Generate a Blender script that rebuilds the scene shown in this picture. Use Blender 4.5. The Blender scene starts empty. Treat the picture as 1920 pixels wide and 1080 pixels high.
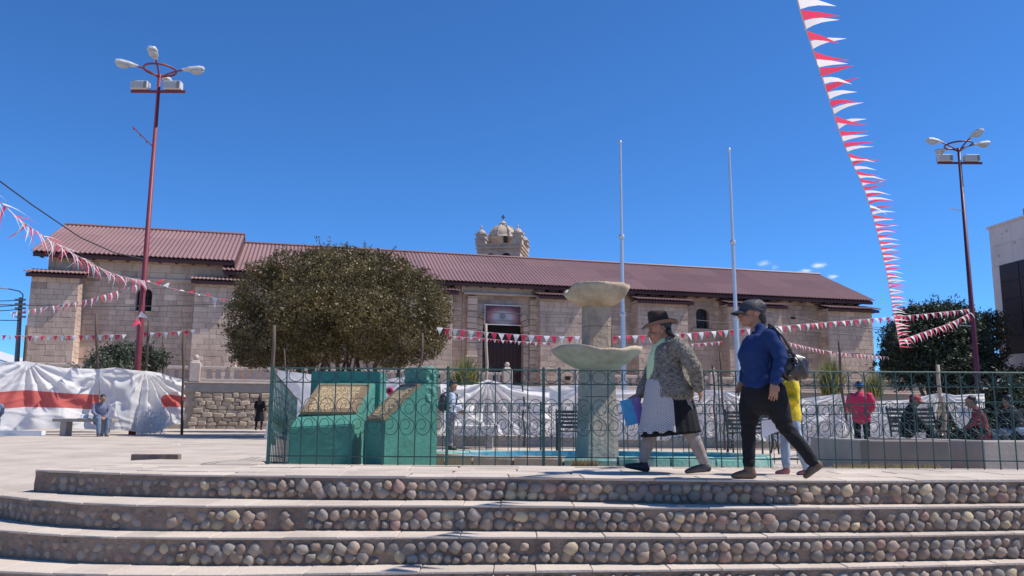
import bpy, bmesh, math, random
import numpy as np
from mathutils import Vector, Matrix, Quaternion, noise
random.seed(7); rng = np.random.default_rng(7)
R_ = math.radians
sc = bpy.context.scene
col = sc.collection

# ------------------------------------------------------------------ camera
CAMZ = 0.5; FPX = 1544.0; PITCH = R_(9.02); ROLL = R_(0.4)
cam_d = bpy.data.cameras.new('camera'); cam = bpy.data.objects.new('camera', cam_d); col.objects.link(cam)
_f = Vector((0, math.cos(PITCH), math.sin(PITCH))); _u = Vector((0, -math.sin(PITCH), math.cos(PITCH))); _r = Vector((1, 0, 0))
CR = _r*math.cos(ROLL) + _u*math.sin(ROLL); CU = _u*math.cos(ROLL) - _r*math.sin(ROLL)
m3 = Matrix((CR, CU, -_f)).transposed()
cam.matrix_world = Matrix.Translation((0, 0, CAMZ)) @ m3.to_4x4()
cam_d.sensor_width = 36; cam_d.lens = FPX/1920*36; cam_d.clip_start = 0.05; cam_d.clip_end = 6000
sc.camera = cam

# ------------------------------------------------------------------ light
SUN_EL = R_(55); SUN_DIR = Vector((math.cos(SUN_EL)*math.cos(R_(1.5)), math.cos(SUN_EL)*math.sin(R_(1.5)), math.sin(SUN_EL)))
w = bpy.data.worlds.new('World'); sc.world = w; w.use_nodes = True
nt = w.node_tree; nt.nodes.clear()
N_ = nt.nodes.new; L_ = nt.links.new
out = N_('ShaderNodeOutputWorld'); bg = N_('ShaderNodeBackground'); bg.inputs[1].default_value = 0.098
sky = N_('ShaderNodeTexSky'); sky.sky_type = 'NISHITA'; sky.sun_disc = False
sky.sun_elevation = SUN_EL; sky.sun_rotation = R_(88.5); sky.altitude = 3000; sky.air_density = 1.0; sky.dust_density = 0.25; sky.ozone_density = 2.2
def pix_dir(x, y): return ((x-960)*CR + (540-y)*CU + FPX*_f)
tc = N_('ShaderNodeTexCoord')
nz = N_('ShaderNodeTexNoise'); nz.inputs['Scale'].default_value = 70; nz.inputs['Detail'].default_value = 5; nz.inputs['Roughness'].default_value = .62
mp = N_('ShaderNodeMapping'); mp.inputs['Scale'].default_value = (1, 1, 2.2)
L_(tc.outputs['Generated'], mp.inputs['Vector']); L_(mp.outputs[0], nz.inputs['Vector'])
tot = None
for (x, y, rx, ry, s) in [(1432, 494, 22, 11, .75), (1452, 502, 14, 8, .8), (1537, 497, 17, 7, 1.1), (1510, 508, 22, 5, .9), (1563, 519, 13, 6, 1.1), (1655, 678, 14, 8, .8), (1580, 498, 30, 5, .35)]:
    d = pix_dir(x, y).normalized()
    sub = N_('ShaderNodeVectorMath'); sub.operation = 'SUBTRACT'; sub.inputs[1].default_value = d; L_(tc.outputs['Generated'], sub.inputs[0])
    mul = N_('ShaderNodeVectorMath'); mul.operation = 'MULTIPLY'; mul.inputs[1].default_value = (FPX/rx, FPX/rx, FPX/ry); L_(sub.outputs[0], mul.inputs[0])
    ln = N_('ShaderNodeVectorMath'); ln.operation = 'LENGTH'; L_(mul.outputs[0], ln.inputs[0])
    mr = N_('ShaderNodeMapRange'); mr.inputs['From Min'].default_value = 1.5; mr.inputs['From Max'].default_value = 0.0; mr.inputs['To Max'].default_value = s
    L_(ln.outputs['Value'], mr.inputs['Value'])
    if tot is None: tot = mr.outputs[0]
    else:
        mx = N_('ShaderNodeMath'); mx.operation = 'MAXIMUM'; L_(tot, mx.inputs[0]); L_(mr.outputs[0], mx.inputs[1]); tot = mx.outputs[0]
ad = N_('ShaderNodeMath'); ad.operation = 'ADD'; L_(nz.outputs[0], ad.inputs[0]); L_(tot, ad.inputs[1])
mr = N_('ShaderNodeMapRange'); mr.interpolation_type = 'SMOOTHSTEP'; mr.inputs['From Min'].default_value = 0.92; mr.inputs['From Max'].default_value = 1.75; mr.inputs['To Max'].default_value = .85; L_(ad.outputs[0], mr.inputs['Value'])
mrz = N_('ShaderNodeMath'); mrz.operation = 'MULTIPLY'; L_(mr.outputs[0], mrz.inputs[0])
gt = N_('ShaderNodeMath'); gt.operation = 'GREATER_THAN'; gt.inputs[1].default_value = 0.001; L_(tot, gt.inputs[0]); L_(gt.outputs[0], mrz.inputs[1])
mixc = N_('ShaderNodeMix'); mixc.data_type = 'RGBA'; mixc.inputs['B'].default_value = (8.5, 8.8, 9.3, 1)
tin = N_('ShaderNodeMix'); tin.data_type = 'RGBA'; tin.blend_type = 'MULTIPLY'; tin.inputs['Factor'].default_value = 1; tin.inputs['B'].default_value = (1, 1, 1, 1)
L_(sky.outputs[0], tin.inputs['A'])
L_(tin.outputs['Result'], mixc.inputs['A']); L_(mrz.outputs[0], mixc.inputs['Factor'])
L_(mixc.outputs['Result'], bg.inputs[0]); L_(bg.outputs[0], out.inputs[0])
SKYTINT = tin.inputs['B']
SKYTINT.default_value = (.42, .87, 1.34, 1)

sd = bpy.data.lights.new('sun', 'SUN'); sd.energy = 4.0; sd.angle = R_(0.53); sd.color = (1, .955, .89)
so = bpy.data.objects.new('sun', sd); col.objects.link(so); so.rotation_euler = SUN_DIR.to_track_quat('Z', 'Y').to_euler(); so.location = (30, 0, 40)
vs = sc.view_settings; vs.view_transform = 'Standard'; vs.look = 'None'; vs.exposure = 0.46; vs.gamma = 1; vs.use_curve_mapping = False

# ------------------------------------------------------------------ helpers
def atY(x, y, Y):
    d = pix_dir(x, y); return Vector((0, 0, CAMZ)) + d*(Y/d.y)
def atz(x, y, z):
    d = pix_dir(x, y); return Vector((0, 0, CAMZ)) + d*((z-CAMZ)/d.z)
def smooth(a, b, x):
    t = min(1, max(0, (x-a)/(b-a))); return t*t*(3-2*t)

def mat(name, c, rough=.85, var=.12, scale=6, bump=0., bscale=30, metal=0, orand=0., trans=0., attr=False, spec=.3, dirt=None, dscale=1.5, sheen=0, stretch=(1, 1, 1)):
    m = bpy.data.materials.new(name); m.use_nodes = True; t = m.node_tree; n = t.nodes; l = t.links
    b = n['Principled BSDF']; b.inputs['Roughness'].default_value = rough; b.inputs['Metallic'].default_value = metal
    b.inputs['Specular IOR Level'].default_value = spec
    tcn = n.new('ShaderNodeTexCoord'); mpn = n.new('ShaderNodeMapping'); mpn.inputs['Scale'].default_value = stretch; l.new(tcn.outputs['Object'], mpn.inputs[0])
    nn = n.new('ShaderNodeTexNoise'); nn.inputs['Scale'].default_value = scale; nn.inputs['Detail'].default_value = 6; nn.inputs['Roughness'].default_value = .65; l.new(mpn.outputs[0], nn.inputs['Vector'])
    ra = n.new('ShaderNodeMapRange'); ra.inputs['From Min'].default_value = .3; ra.inputs['From Max'].default_value = .7
    ra.inputs['To Min'].default_value = 1-var; ra.inputs['To Max'].default_value = 1+var; l.new(nn.outputs[0], ra.inputs['Value'])
    mult = ra.outputs[0]
    if orand:
        oi = n.new('ShaderNodeObjectInfo'); r2 = n.new('ShaderNodeMapRange'); r2.inputs['To Min'].default_value = 1-orand; r2.inputs['To Max'].default_value = 1+orand; l.new(oi.outputs['Random'], r2.inputs['Value'])
        mm = n.new('ShaderNodeMath'); mm.operation = 'MULTIPLY'; l.new(mult, mm.inputs[0]); l.new(r2.outputs[0], mm.inputs[1]); mult = mm.outputs[0]
    if attr:
        at = n.new('ShaderNodeAttribute'); at.attribute_name = 'tint'
        mm = n.new('ShaderNodeMath'); mm.operation = 'MULTIPLY'; l.new(mult, mm.inputs[0]); l.new(at.outputs['Fac'], mm.inputs[1]); mult = mm.outputs[0]
    cs = c
    vm = n.new('ShaderNodeVectorMath'); vm.operation = 'SCALE'; l.new(mult, vm.inputs['Scale'])
    if dirt:
        n2 = n.new('ShaderNodeTexNoise'); n2.inputs['Scale'].default_value = dscale; n2.inputs['Detail'].default_value = 8; n2.inputs['Roughness'].default_value = .7; l.new(mpn.outputs[0], n2.inputs['Vector'])
        r3 = n.new('ShaderNodeMapRange'); r3.inputs['From Min'].default_value = .45; r3.inputs['From Max'].default_value = .68; l.new(n2.outputs[0], r3.inputs['Value'])
        mx = n.new('ShaderNodeMix'); mx.data_type = 'RGBA'; mx.inputs['A'].default_value = (*cs, 1); mx.inputs['B'].default_value = (*dirt, 1); l.new(r3.outputs[0], mx.inputs['Factor'])
        l.new(mx.outputs['Result'], vm.inputs[0])
    else: vm.inputs[0].default_value = cs
    l.new(vm.outputs[0], b.inputs['Base Color'])
    if sheen: b.inputs['Sheen Weight'].default_value = sheen
    if bump:
        n3 = n.new('ShaderNodeTexNoise'); n3.inputs['Scale'].default_value = bscale; n3.inputs['Detail'].default_value = 5; l.new(mpn.outputs[0], n3.inputs['Vector'])
        bu = n.new('ShaderNodeBump'); bu.inputs['Strength'].default_value = min(1, bump); bu.inputs['Distance'].default_value = .02*max(1, bump); l.new(n3.outputs[0], bu.inputs['Height']); l.new(bu.outputs[0], b.inputs['Normal'])
    if trans:
        tr = n.new('ShaderNodeBsdfTranslucent'); l.new(vm.outputs[0], tr.inputs['Color']); ms = n.new('ShaderNodeMixShader'); ms.inputs[0].default_value = trans
        l.new(b.outputs[0], ms.inputs[1]); l.new(tr.outputs[0], ms.inputs[2]); l.new(ms.outputs[0], n['Material Output'].inputs[0])
    return m

WM = {}   # object -> world matrix
def link(o, parent=None, local=Matrix.Identity(4)):
    col.objects.link(o)
    if parent is not None: o.parent = parent; WM[o] = WM[parent] @ local
    else: WM[o] = local.copy()
    o.matrix_local = local
    return o
def thing(name, label, cat, loc=(0, 0, 0), rz=0., group=None):
    o = bpy.data.objects.new(name, None); o.empty_display_size = .2
    link(o, None, Matrix.Translation(loc) @ Matrix.Rotation(rz, 4, 'Z'))
    o['label'] = label; o['category'] = cat
    if group: o['group'] = group
    return o
def tag(o, label=None, cat=None, group=None, kind=None):
    if label: o['label'] = label
    if cat: o['category'] = cat
    if group: o['group'] = group
    if kind: o['kind'] = kind
    return o

class MB:
    def __init__(s): s.v = []; s.f = []; s.mi = []; s.t = []; s.cur = 0; s.tint = 1.
    def add(s, vs, fs):
        k = len(s.v); s.v.extend([tuple(v) for v in vs])
        for f in fs: s.f.append([i+k for i in f]); s.mi.append(s.cur); s.t.append(s.tint)
        return s
    def hexa(s, c):   # 8 corners: bottom 4 ccw then top 4
        return s.add(c, [(3, 2, 1, 0), (4, 5, 6, 7), (0, 1, 5, 4), (1, 2, 6, 5), (2, 3, 7, 6), (3, 0, 4, 7)])
    def box(s, x0, y0, z0, x1, y1, z1):
        return s.hexa([(x0, y0, z0), (x1, y0, z0), (x1, y1, z0), (x0, y1, z0), (x0, y0, z1), (x1, y0, z1), (x1, y1, z1), (x0, y1, z1)])
    def obox(s, c, ax, ay, az, jit=0):
        c = Vector(c); ax = Vector(ax); ay = Vector(ay); az = Vector(az); P = []
        for k in (-1, 1):
            for (i, j) in ((-1, -1), (1, -1), (1, 1), (-1, 1)):
                p = c+ax*i+ay*j+az*k
                if jit: p += Vector([random.uniform(-jit, jit) for _ in range(3)])
                P.append(p)
        return s.hexa(P)
    def bbox(s, x0, y0, z0, x1, y1, z1, b):   # chamfered box (front/top softened)
        cx, cy, cz = (x0+x1)/2, (y0+y1)/2, (z0+z1)/2
        bm = bmesh.new(); bmesh.ops.create_cube(bm, size=1)
        for v in bm.verts: v.co = Vector((cx+v.co.x*(x1-x0), cy+v.co.y*(y1-y0), cz+v.co.z*(z1-z0)))
        bmesh.ops.bevel(bm, geom=bm.edges[:], offset=b, segments=1, affect='EDGES')
        bm.verts.index_update(); s.add([v.co[:] for v in bm.verts], [[v.index for v in f.verts] for f in bm.faces]); bm.free(); return s
    def tube(s, pts, r, seg=6, closed=False, cap=True):
        pts = [Vector(p) for p in pts]; n = len(pts)
        if not hasattr(r, '__len__'): r = [r]*n
        t0 = (pts[1]-pts[0]).normalized(); ref = Vector((0, 0, 1)) if abs(t0.z) < .9 else Vector((1, 0, 0))
        a = t0.cross(ref).normalized(); rings = []; pt = t0
        for i in range(n):
            if closed: t = (pts[(i+1) % n]-pts[i-1]).normalized()
            else: t = (pts[min(i+1, n-1)]-pts[max(i-1, 0)]).normalized()
            a = (a - t*a.dot(t)); a = a.normalized() if a.length > 1e-6 else t.orthogonal().normalized()
            b = t.cross(a); rings.append([pts[i]+(a*math.cos(2*math.pi*k/seg)+b*math.sin(2*math.pi*k/seg))*r[i] for k in range(seg)])
        return s.rings(rings, closed, cap)
    def rings(s, rings, closed=False, cap=True):
        seg = len(rings[0]); n = len(rings); vs = [p for g in rings for p in g]; fs = []
        for i in range(n if closed else n-1):
            j = (i+1) % n
            for k in range(seg): fs.append((i*seg+k, i*seg+(k+1) % seg, j*seg+(k+1) % seg, j*seg+k))
        if cap and not closed: fs.append(tuple(range(seg))[::-1]); fs.append(tuple((n-1)*seg+k for k in range(seg)))
        return s.add(vs, fs)
    def lathe(s, prof, seg=16, c=(0, 0, 0), sx=1, sy=1):
        c = Vector(c)
        return s.rings([[c+Vector((r*sx*math.cos(2*math.pi*k/seg), r*sy*math.sin(2*math.pi*k/seg), z)) for k in range(seg)] for r, z in prof])
    def ell(s, c, rx, ry, rz, seg=16, n=9, rot=None):
        c = Vector(c); g = []
        for i in range(n+1):
            a = -math.pi/2+math.pi*(i*.98+.01*n)/n
            ring = [Vector((rx*math.cos(a)*math.cos(2*math.pi*k/seg), ry*math.cos(a)*math.sin(2*math.pi*k/seg), rz*math.sin(a))) for k in range(seg)]
            if rot is not None: ring = [rot @ p for p in ring]
            g.append([c+p for p in ring])
        return s.rings(g)
    def grid(s, fn, nu, nv):
        vs = [fn(i/nu, j/nv) for j in range(nv+1) for i in range(nu+1)]
        return s.add(vs, [(j*(nu+1)+i, j*(nu+1)+i+1, (j+1)*(nu+1)+i+1, (j+1)*(nu+1)+i) for j in range(nv) for i in range(nu)])
    def mesh(s, name, mats):
        me = bpy.data.meshes.new(name); me.from_pydata(s.v, [], s.f)
        for m in (mats if isinstance(mats, (list, tuple)) else [mats]): me.materials.append(m)
        if any(s.mi): me.polygons.foreach_set('material_index', s.mi)
        if any(t != 1. for t in s.t):
            a = me.attributes.new('tint', 'FLOAT', 'FACE'); a.data.foreach_set('value', s.t)
        elif any(m.node_tree.nodes.get('Attribute') for m in me.materials):
            a = me.attributes.new('tint', 'FLOAT', 'FACE'); a.data.foreach_set('value', s.t)
        return me
    def build(s, name, mats, parent=None, world=False, sm=False, **kw):
        if world and parent is not None:
            inv = WM[parent].inverted(); s.v = [(inv @ Vector(v))[:] for v in s.v]
        me = s.mesh(name, mats)
        if sm: me.polygons.foreach_set('use_smooth', [True]*len(me.polygons))
        o = bpy.data.objects.new(name, me); link(o, parent)
        tag(o, **kw); return o
def obj(name, me, parent=None, M=Matrix.Identity(4), world=False):
    if world and parent is not None: M = WM[parent].inverted() @ M
    return link(bpy.data.objects.new(name, me), parent, M)

# ------------------------------------------------------------------ materials
M = {}
M['paving'] = mat('paving', (.51, .44, .37), .9, .10, 3, .35, 25, dirt=(.40, .345, .30), dscale=1.1)
M['slab'] = mat('slab', (.56, .47, .385), .9, .10, 5, .35, 35, orand=.11, dirt=(.40, .33, .275), dscale=2.5)
M['dust'] = mat('dust', (.51, .43, .355), .95, .12, 1.2, .4, 18, dirt=(.38, .315, .26), dscale=.8)
M['mortar'] = mat('mortar', (.26, .19, .145), .95, .22, 14, .9, 40, dirt=(.15, .115, .095), dscale=3)
COB = [mat('cobble_grey', (.285, .235, .195), .8, .16, 9, .25, 40, orand=.22), mat('cobble_brown', (.33, .245, .185), .8, .16, 9, .25, 40, orand=.25),
       mat('cobble_tan', (.46, .36, .235), .8, .14, 9, .25, 40, orand=.2), mat('cobble_red', (.32, .205, .165), .8, .14, 9, .25, 40, orand=.2)]
M['ashlar'] = mat('ashlar', (.60, .45, .345), .92, .12, 2.2, .5, 12, attr=True, orand=.06, dirt=(.42, .305, .245), dscale=.7, stretch=(1, 1, .4))
M['ashlar_light'] = mat('ashlar_light', (.54, .43, .35), .92, .12, 2.2, .5, 12, attr=True, dirt=(.38, .31, .26), dscale=.7)
M['joint'] = mat('joint', (.47, .345, .28), .95, .15, 3)
M['rubble'] = mat('rubble', (.42, .33, .25), .92, .16, 4, .5, 14, orand=.2)
M['rough_wall'] = mat('rough_wall', (.37, .295, .225), .95, .14, 3, .4, 14)
M['baluster'] = mat('baluster', (.50, .41, .35), .9, .1, 4, .3, 14)
M['roof'] = mat('roof_metal', (.268, .150, .140), .55, .14, .9, 0, orand=.10, dirt=(.205, .112, .108), dscale=.9, spec=.4)
M['roof_edge'] = mat('roof_edge', (.09, .045, .045), .8, .1)
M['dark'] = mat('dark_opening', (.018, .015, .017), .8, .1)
M['glass_dark'] = mat('dark_glass', (.02, .025, .035), .15, .1, spec=.6)
M['door'] = mat('door_wood', (.06, .030, .028), .7, .2, 8, .2, 30, stretch=(6, 6, .6))
M['dome'] = mat('dome_stone', (.52, .41, .31), .92, .14, 3, .5, 10, attr=True, dirt=(.36, .29, .235), dscale=1)
M['iron'] = mat('iron_black', (.03, .03, .035), .5, .1)
M['fence'] = mat('fence_paint', (.030, .085, .075), .42, .2, 20, .1, 80, spec=.5)
M['green'] = mat('green_paint', (.072, .245, .19), .75, .10, 7, .35, 22, dirt=(.048, .165, .125), dscale=2.2)
M['green_chip'] = mat('green_chipped', (.085, .26, .20), .85, .2, 14, 1., 26, dirt=(.14, .30, .24), dscale=5)
M['bronze'] = mat('bronze', (.30, .21, .115), .45, .18, 9, .2, 40, metal=.35, spec=.5)
M['brass'] = mat('bronze_letter', (.78, .62, .36), .4, .1, 30, metal=.3)
M['concrete'] = mat('concrete', (.44, .345, .255), .92, .16, 4, .6, 22, dirt=(.29, .225, .17), dscale=2.6)
M['concrete_bowl'] = mat('bowl_concrete', (.52, .41, .29), .92, .14, 5, .5, 30, dirt=(.36, .27, .185), dscale=2.3)
M['concrete_grey'] = mat('grey_concrete', (.33, .295, .26), .92, .12, 3, .3, 18)
M['planter'] = mat('shaded_planter_concrete', (.22, .19, .165), .92, .14, 3, .3, 18)  # concrete darkened: the front wall's shade is put into its colour
M['pool'] = mat('pool_paint', (.06, .25, .33), .6, .22, 5, .3, 22, dirt=(.20, .40, .47), dscale=3)
M['pool_rim'] = mat('pool_rim_paint', (.13, .33, .29), .8, .2, 8, .4, 30, dirt=(.34, .40, .36), dscale=3)
M['cloth'] = mat('white_cloth', (.86, .83, .80), .8, .04, 3, .12, 10, trans=.42, dirt=(.78, .74, .71), dscale=1)
M['cloth_red'] = mat('red_cloth', (.66, .15, .13), .8, .07, 3, .12, 10, trans=.42)
M['cloth_grey'] = mat('thin_white_plastic', (.82, .78, .75), .5, .05, 2, .15, 8, trans=.40)
M['pen_w'] = mat('pennant_white', (.82, .80, .80), .5, .03, 3, trans=.45)
M['pen_r'] = mat('pennant_red', (.74, .06, .13), .5, .05, 3, trans=.45)
M['cord'] = mat('cord', (.55, .45, .45), .8, .1)
M['wire'] = mat('wire', (.05, .05, .055), .6, .1)
M['pole_red'] = mat('pole_red', (.20, .035, .045), .5, .12, 5, spec=.4)
M['pole_red2'] = mat('pole_maroon', (.10, .02, .045), .5, .12, 5, spec=.4)
M['lamp_grey'] = mat('lamp_housing', (.55, .54, .53), .5, .08)
M['lamp_dark'] = mat('lamp_dark_grey', (.22, .22, .23), .5, .08)  # one even dark grey for fittings, poles, roofs and print
M['lamp_glass'] = mat('lamp_bowl', (.58, .57, .55), .25, .05, trans=.25, spec=.6)
M['steel'] = mat('galvanised_pole', (.56, .57, .60), .38, .06, metal=.5, spec=.6)
M['wood'] = mat('pole_wood', (.12, .085, .065), .9, .2, 10, .3, 30, stretch=(4, 4, .7))
M['wood_pale'] = mat('pale_pole', (.42, .33, .26), .9, .15, 10, stretch=(4, 4, .7))
M['bark'] = mat('bark', (.10, .072, .052), .95, .2, 12, .6, 30)
M['leaf'] = mat('olive_leaf', (.135, .104, .040), .48, .12, 2, attr=True, trans=.22, spec=.4)
M['leaf_dark'] = mat('dark_leaf', (.045, .060, .034), .5, .12, 2, attr=True, trans=.2, spec=.45)
M['leaf_brown'] = mat('brown_leaf', (.115, .090, .042), .5, .12, 2, attr=True, trans=.2)
M['leaf_grey'] = mat('grey_leaf', (.085, .10, .065), .5, .12, 2, attr=True, trans=.2)
M['blade'] = mat('grass_blade', (.22, .22, .085), .6, .15, 2, attr=True, trans=.25)
M['dry'] = mat('dry_grass', (.36, .28, .14), .8, .15, 2, attr=True, trans=.2)
M['bld'] = mat('pale_panel', (.74, .64, .58), .85, .07, 2, .15, 18, dirt=(.62, .53, .48), dscale=1.0)
M['bld_glass'] = mat('tinted_pane', (.022, .026, .032), .25, .1, .7, spec=.35)
M['skin'] = mat('skin', (.31, .16, .105), .55, .06, 14, spec=.35)
M['skin2'] = mat('skin_warm', (.34, .165, .11), .55, .06, 14, spec=.35)
M['hair'] = mat('hair', (.012, .010, .010), .4, .3, 40, .4, 60, spec=.5, stretch=(6, 6, 1))
M['black'] = mat('black_cloth', (.012, .012, .015), .9, .2, 12, .3, 60)
M['navyskirt'] = mat('dark_skirt', (.011, .011, .015), .95, .2, 12, .3, 60)
M['blue'] = mat('blue_knit', (.011, .033, .120), .9, .12, 25, .35, 130)
M['cap'] = mat('dark_cap', (.042, .044, .055), .75, .1, 20)
M['hat'] = mat('brown_felt', (.045, .026, .022), .85, .12, 20, .2, 60)
M['hatband'] = mat('hat_band', (.25, .17, .16), .8, .1)
M['hatunder'] = mat('hat_underside', (.20, .145, .13), .85, .1)
M['knit'] = mat('mottled_wool', (.30, .27, .225), .95, .35, 60, 1.2, 110, dirt=(.07, .06, .055), dscale=28)
M['blouse'] = mat('pale_green_blouse', (.50, .62, .36), .8, .05, 8)
M['tights'] = mat('grey_leggings', (.30, .255, .235), .9, .1, 20, .2, 60, dirt=(.27, .20, .18), dscale=6)
M['shoe'] = mat('dark_shoe', (.025, .024, .030), .5, .1, 20)
M['shoe_grey'] = mat('grey_shoe', (.085, .075, .075), .5, .15, 20)
M['boot'] = mat('brown_boot', (.13, .085, .058), .7, .2, 15, .15, 40)
M['leather'] = mat('bag_leather', (.026, .018, .015), .36, .2, 12, .2, 30, spec=.6)
M['stud'] = mat('bag_stud', (.6, .58, .55), .25, .05, metal=.9)
M['yellow'] = mat('yellow_knit', (.66, .50, .035), .85, .06, 20, .3, 90)
M['jeans'] = mat('jeans', (.15, .20, .28), .9, .2, 20, .2, 60)
M['jeans_pale'] = mat('pale_jeans', (.30, .37, .46), .9, .22, 14, .2, 60)
M['pinkhair'] = mat('pink_scarf', (.50, .24, .20), .8, .3, 30, .5, 60)
M['rose'] = mat('rose_shoe', (.34, .13, .13), .7, .1, 20)
M['redjacket'] = mat('red_jacket', (.55, .035, .085), .7, .15, 10)
M['bluecap'] = mat('blue_cap', (.03, .16, .45), .6, .1)
M['redcap'] = mat('red_cap', (.32, .05, .06), .7, .1)
M['maroon'] = mat('maroon_top', (.20, .035, .045), .8, .1)
M['greyblue'] = mat('grey_blue_shirt', (.16, .17, .25), .85, .1)
M['paleshirt'] = mat('pale_shirt', (.48, .53, .60), .85, .07)
M['camo'] = mat('mottled_trousers', (.16, .15, .16), .9, .3, 14, dirt=(.42, .40, .40), dscale=12)
M['white'] = mat('white_paint', (.78, .77, .75), .7, .05)
M['paper'] = mat('paper', (.78, .76, .84), .7, .03)

def polka(name):
    m = bpy.data.materials.new(name); m.use_nodes = True; t = m.node_tree; n = t.nodes; l = t.links; b = n['Principled BSDF']; b.inputs['Roughness'].default_value = .85
    uv = n.new('ShaderNodeUVMap'); mp = n.new('ShaderNodeMapping'); mp.inputs['Rotation'].default_value = (0, 0, R_(45)); l.new(uv.outputs[0], mp.inputs[0])
    fr = n.new('ShaderNodeVectorMath'); fr.operation = 'FRACTION'; l.new(mp.outputs[0], fr.inputs[0])
    sb = n.new('ShaderNodeVectorMath'); sb.operation = 'SUBTRACT'; sb.inputs[1].default_value = (.5, .5, 0); l.new(fr.outputs[0], sb.inputs[0])
    le = n.new('ShaderNodeVectorMath'); le.operation = 'LENGTH'; l.new(sb.outputs[0], le.inputs[0])
    mr = n.new('ShaderNodeMapRange'); mr.inputs['From Min'].default_value = .22; mr.inputs['From Max'].default_value = .34; l.new(le.outputs['Value'], mr.inputs['Value'])
    mx = n.new('ShaderNodeMix'); mx.data_type = 'RGBA'; mx.inputs['A'].default_value = (.15, .135, .135, 1); mx.inputs['B'].default_value = (.47, .445, .44, 1); l.new(mr.outputs[0], mx.inputs['Factor']); l.new(mx.outputs['Result'], b.inputs['Base Color'])
    return m
M['apron'] = polka('polka_dot_cotton')

# ------------------------------------------------------------------ ground, platform, steps
# edges of the treads measured along the flight: (x, y) of each nosing at its own height
STEPZ = [0.0, -.205, -.41, -.62, -.83, -1.04]
EDGE_PX = [
  [(72, 880.5), (287, 888), (640, 892), (960, 893.5), (1280, 898.5), (1600, 900.5), (1920, 899)],
  [(0, 926.5), (67, 937), (200, 944.5), (333, 947), (640, 946.5), (960, 947), (1280, 951.0), (1600, 950.8), (1920, 947.5)],
  [(0, 993), (173, 1005), (400, 1007), (640, 1006.7), (960, 1005.2), (1280, 1006.1), (1600, 1004), (1920, 998.2)],
  [(0, 1069), (133, 1076), (400, 1077), (640, 1073), (960, 1069.5), (1280, 1066), (1600, 1062), (1920, 1054)]]
EDGES = []
for z, pl in zip(STEPZ, EDGE_PX):
    p = [atz(x, y, z) for x, y in pl]
    EDGES.append((np.array([q.x for q in p]), np.array([q.y for q in p])))
def edge(i, x):
    if i >= 4: return edge(3, x) - .31*(i-3)
    X, Y = EDGES[i]
    if x < X[0]:
        s = max(0.12, (Y[0]-Y[1])/(X[1]-X[0])); d = X[0]-x; return Y[0]+s*d+.22*d*d
    if x > X[-1]:
        d = x-X[-1]; return Y[-1]+(.05+.02*d)*d
    # smooth interpolation
    k = float(np.interp(x, X, Y)); k2 = .5*(float(np.interp(x-.25, X, Y))+float(np.interp(x+.25, X, Y)))
    return .5*(k+k2)
XL = -4.45   # left end of the top riser
def zplaza(x, y):
    back = -.10 + (-.12)*smooth(-4.5, -1.5, x)
    k = smooth(9.05, 10.2, y) if x > -2.7 else smooth(9.0, 13, y)
    z = back*k
    if y > 20: z += .05*smooth(20, 40, y)
    return z + .006*noise.noise((x*.6, y*.6, 0))
def zleft(x, y): return -.208 + .108*smooth(8.0, 13.5, y) + .05*smooth(20, 40, y) + .006*noise.noise((x*.6, y*.6, 3))

g = MB(); g.add([(-900, -300, -1.3), (900, -300, -1.3), (900, 1500, -1.3), (-900, 1500, -1.3)], [(0, 1, 2, 3)])
tag(g.build('ground', M['dust']), kind='structure')
# plaza sheet: right part starts at the back of the paved strip, left part runs down beside the steps
PY0 = 8.86
ys = [PY0, 9.0, 9.1, 9.3, 9.6, 10, 10.5, 11, 12, 13, 15, 18, 22, 27, 33, 38, 45, 60, 90, 200, 600]
xs = [XL, -4, -3.3, -2.8, -2.65, -2.4, -1.8, -1, 0, 1, 2, 3, 4, 5, 6, 8, 11, 15, 22, 40, 90, 300]
def sheet(xs, ys, fz):
    g = MB(); vs = [(x, y, fz(x, y)) for y in ys for x in xs]; n = len(xs)
    g.add(vs, [(j*n+i, j*n+i+1, (j+1)*n+i+1, (j+1)*n+i) for j in range(len(ys)-1) for i in range(n-1)]); return g
tag(sheet(xs, ys, zplaza).build('plaza_ground', M['dust'], sm=True), kind='structure')
xl = [-300, -90, -40, -25, -18, -14, -11, -9, -8, -7, -6.3, -5.8, -5.4, -5, -4.7, XL+.004]
g = MB(); cols = []
yl = [0, .05, .1, .2, .35, .5, .7, 1]
for x in xl:
    y0 = edge(1, max(x, -7)) if x > -7.0 else edge(1, -7)
    yy = [y0+.004] + [v for v in (8.3, 9, 10, 11, 12, 13.5, 16, 20, 24, 27, 30, 33, 38, 45, 60, 90, 200, 600)]
    if yy[0] > 8.2: yy = [yy[0]+(v-8.3)*(600-yy[0])/(600-8.3)*1.0 if i else v for i, v in enumerate(yy)]
    yy = [yy[0]] + [max(v, yy[0]+.02*(i+1)) for i, v in enumerate(yy[1:])]
    cols.append([(x, y, zleft(x, y)) for y in yy])
n = len(cols[0]); g.add([v for c in cols for v in c], [(i*n+j, (i+1)*n+j, (i+1)*n+j+1, i*n+j+1) for i in range(len(cols)-1) for j in range(n-1)])
tag(g.build('plaza_ground', M['dust'], sm=True), kind='structure')

# the paved strip on top: bedding sheet with slabs on it
XR = 7.2
bed = MB()
def bedf(u, v):
    x = XL+.02+u*(XR-XL); y0 = edge(0, x)-.0; return (x, y0+.03+v*(PY0+.03-y0-.03), -.012)
bed.grid(bedf, 60, 3)
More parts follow.
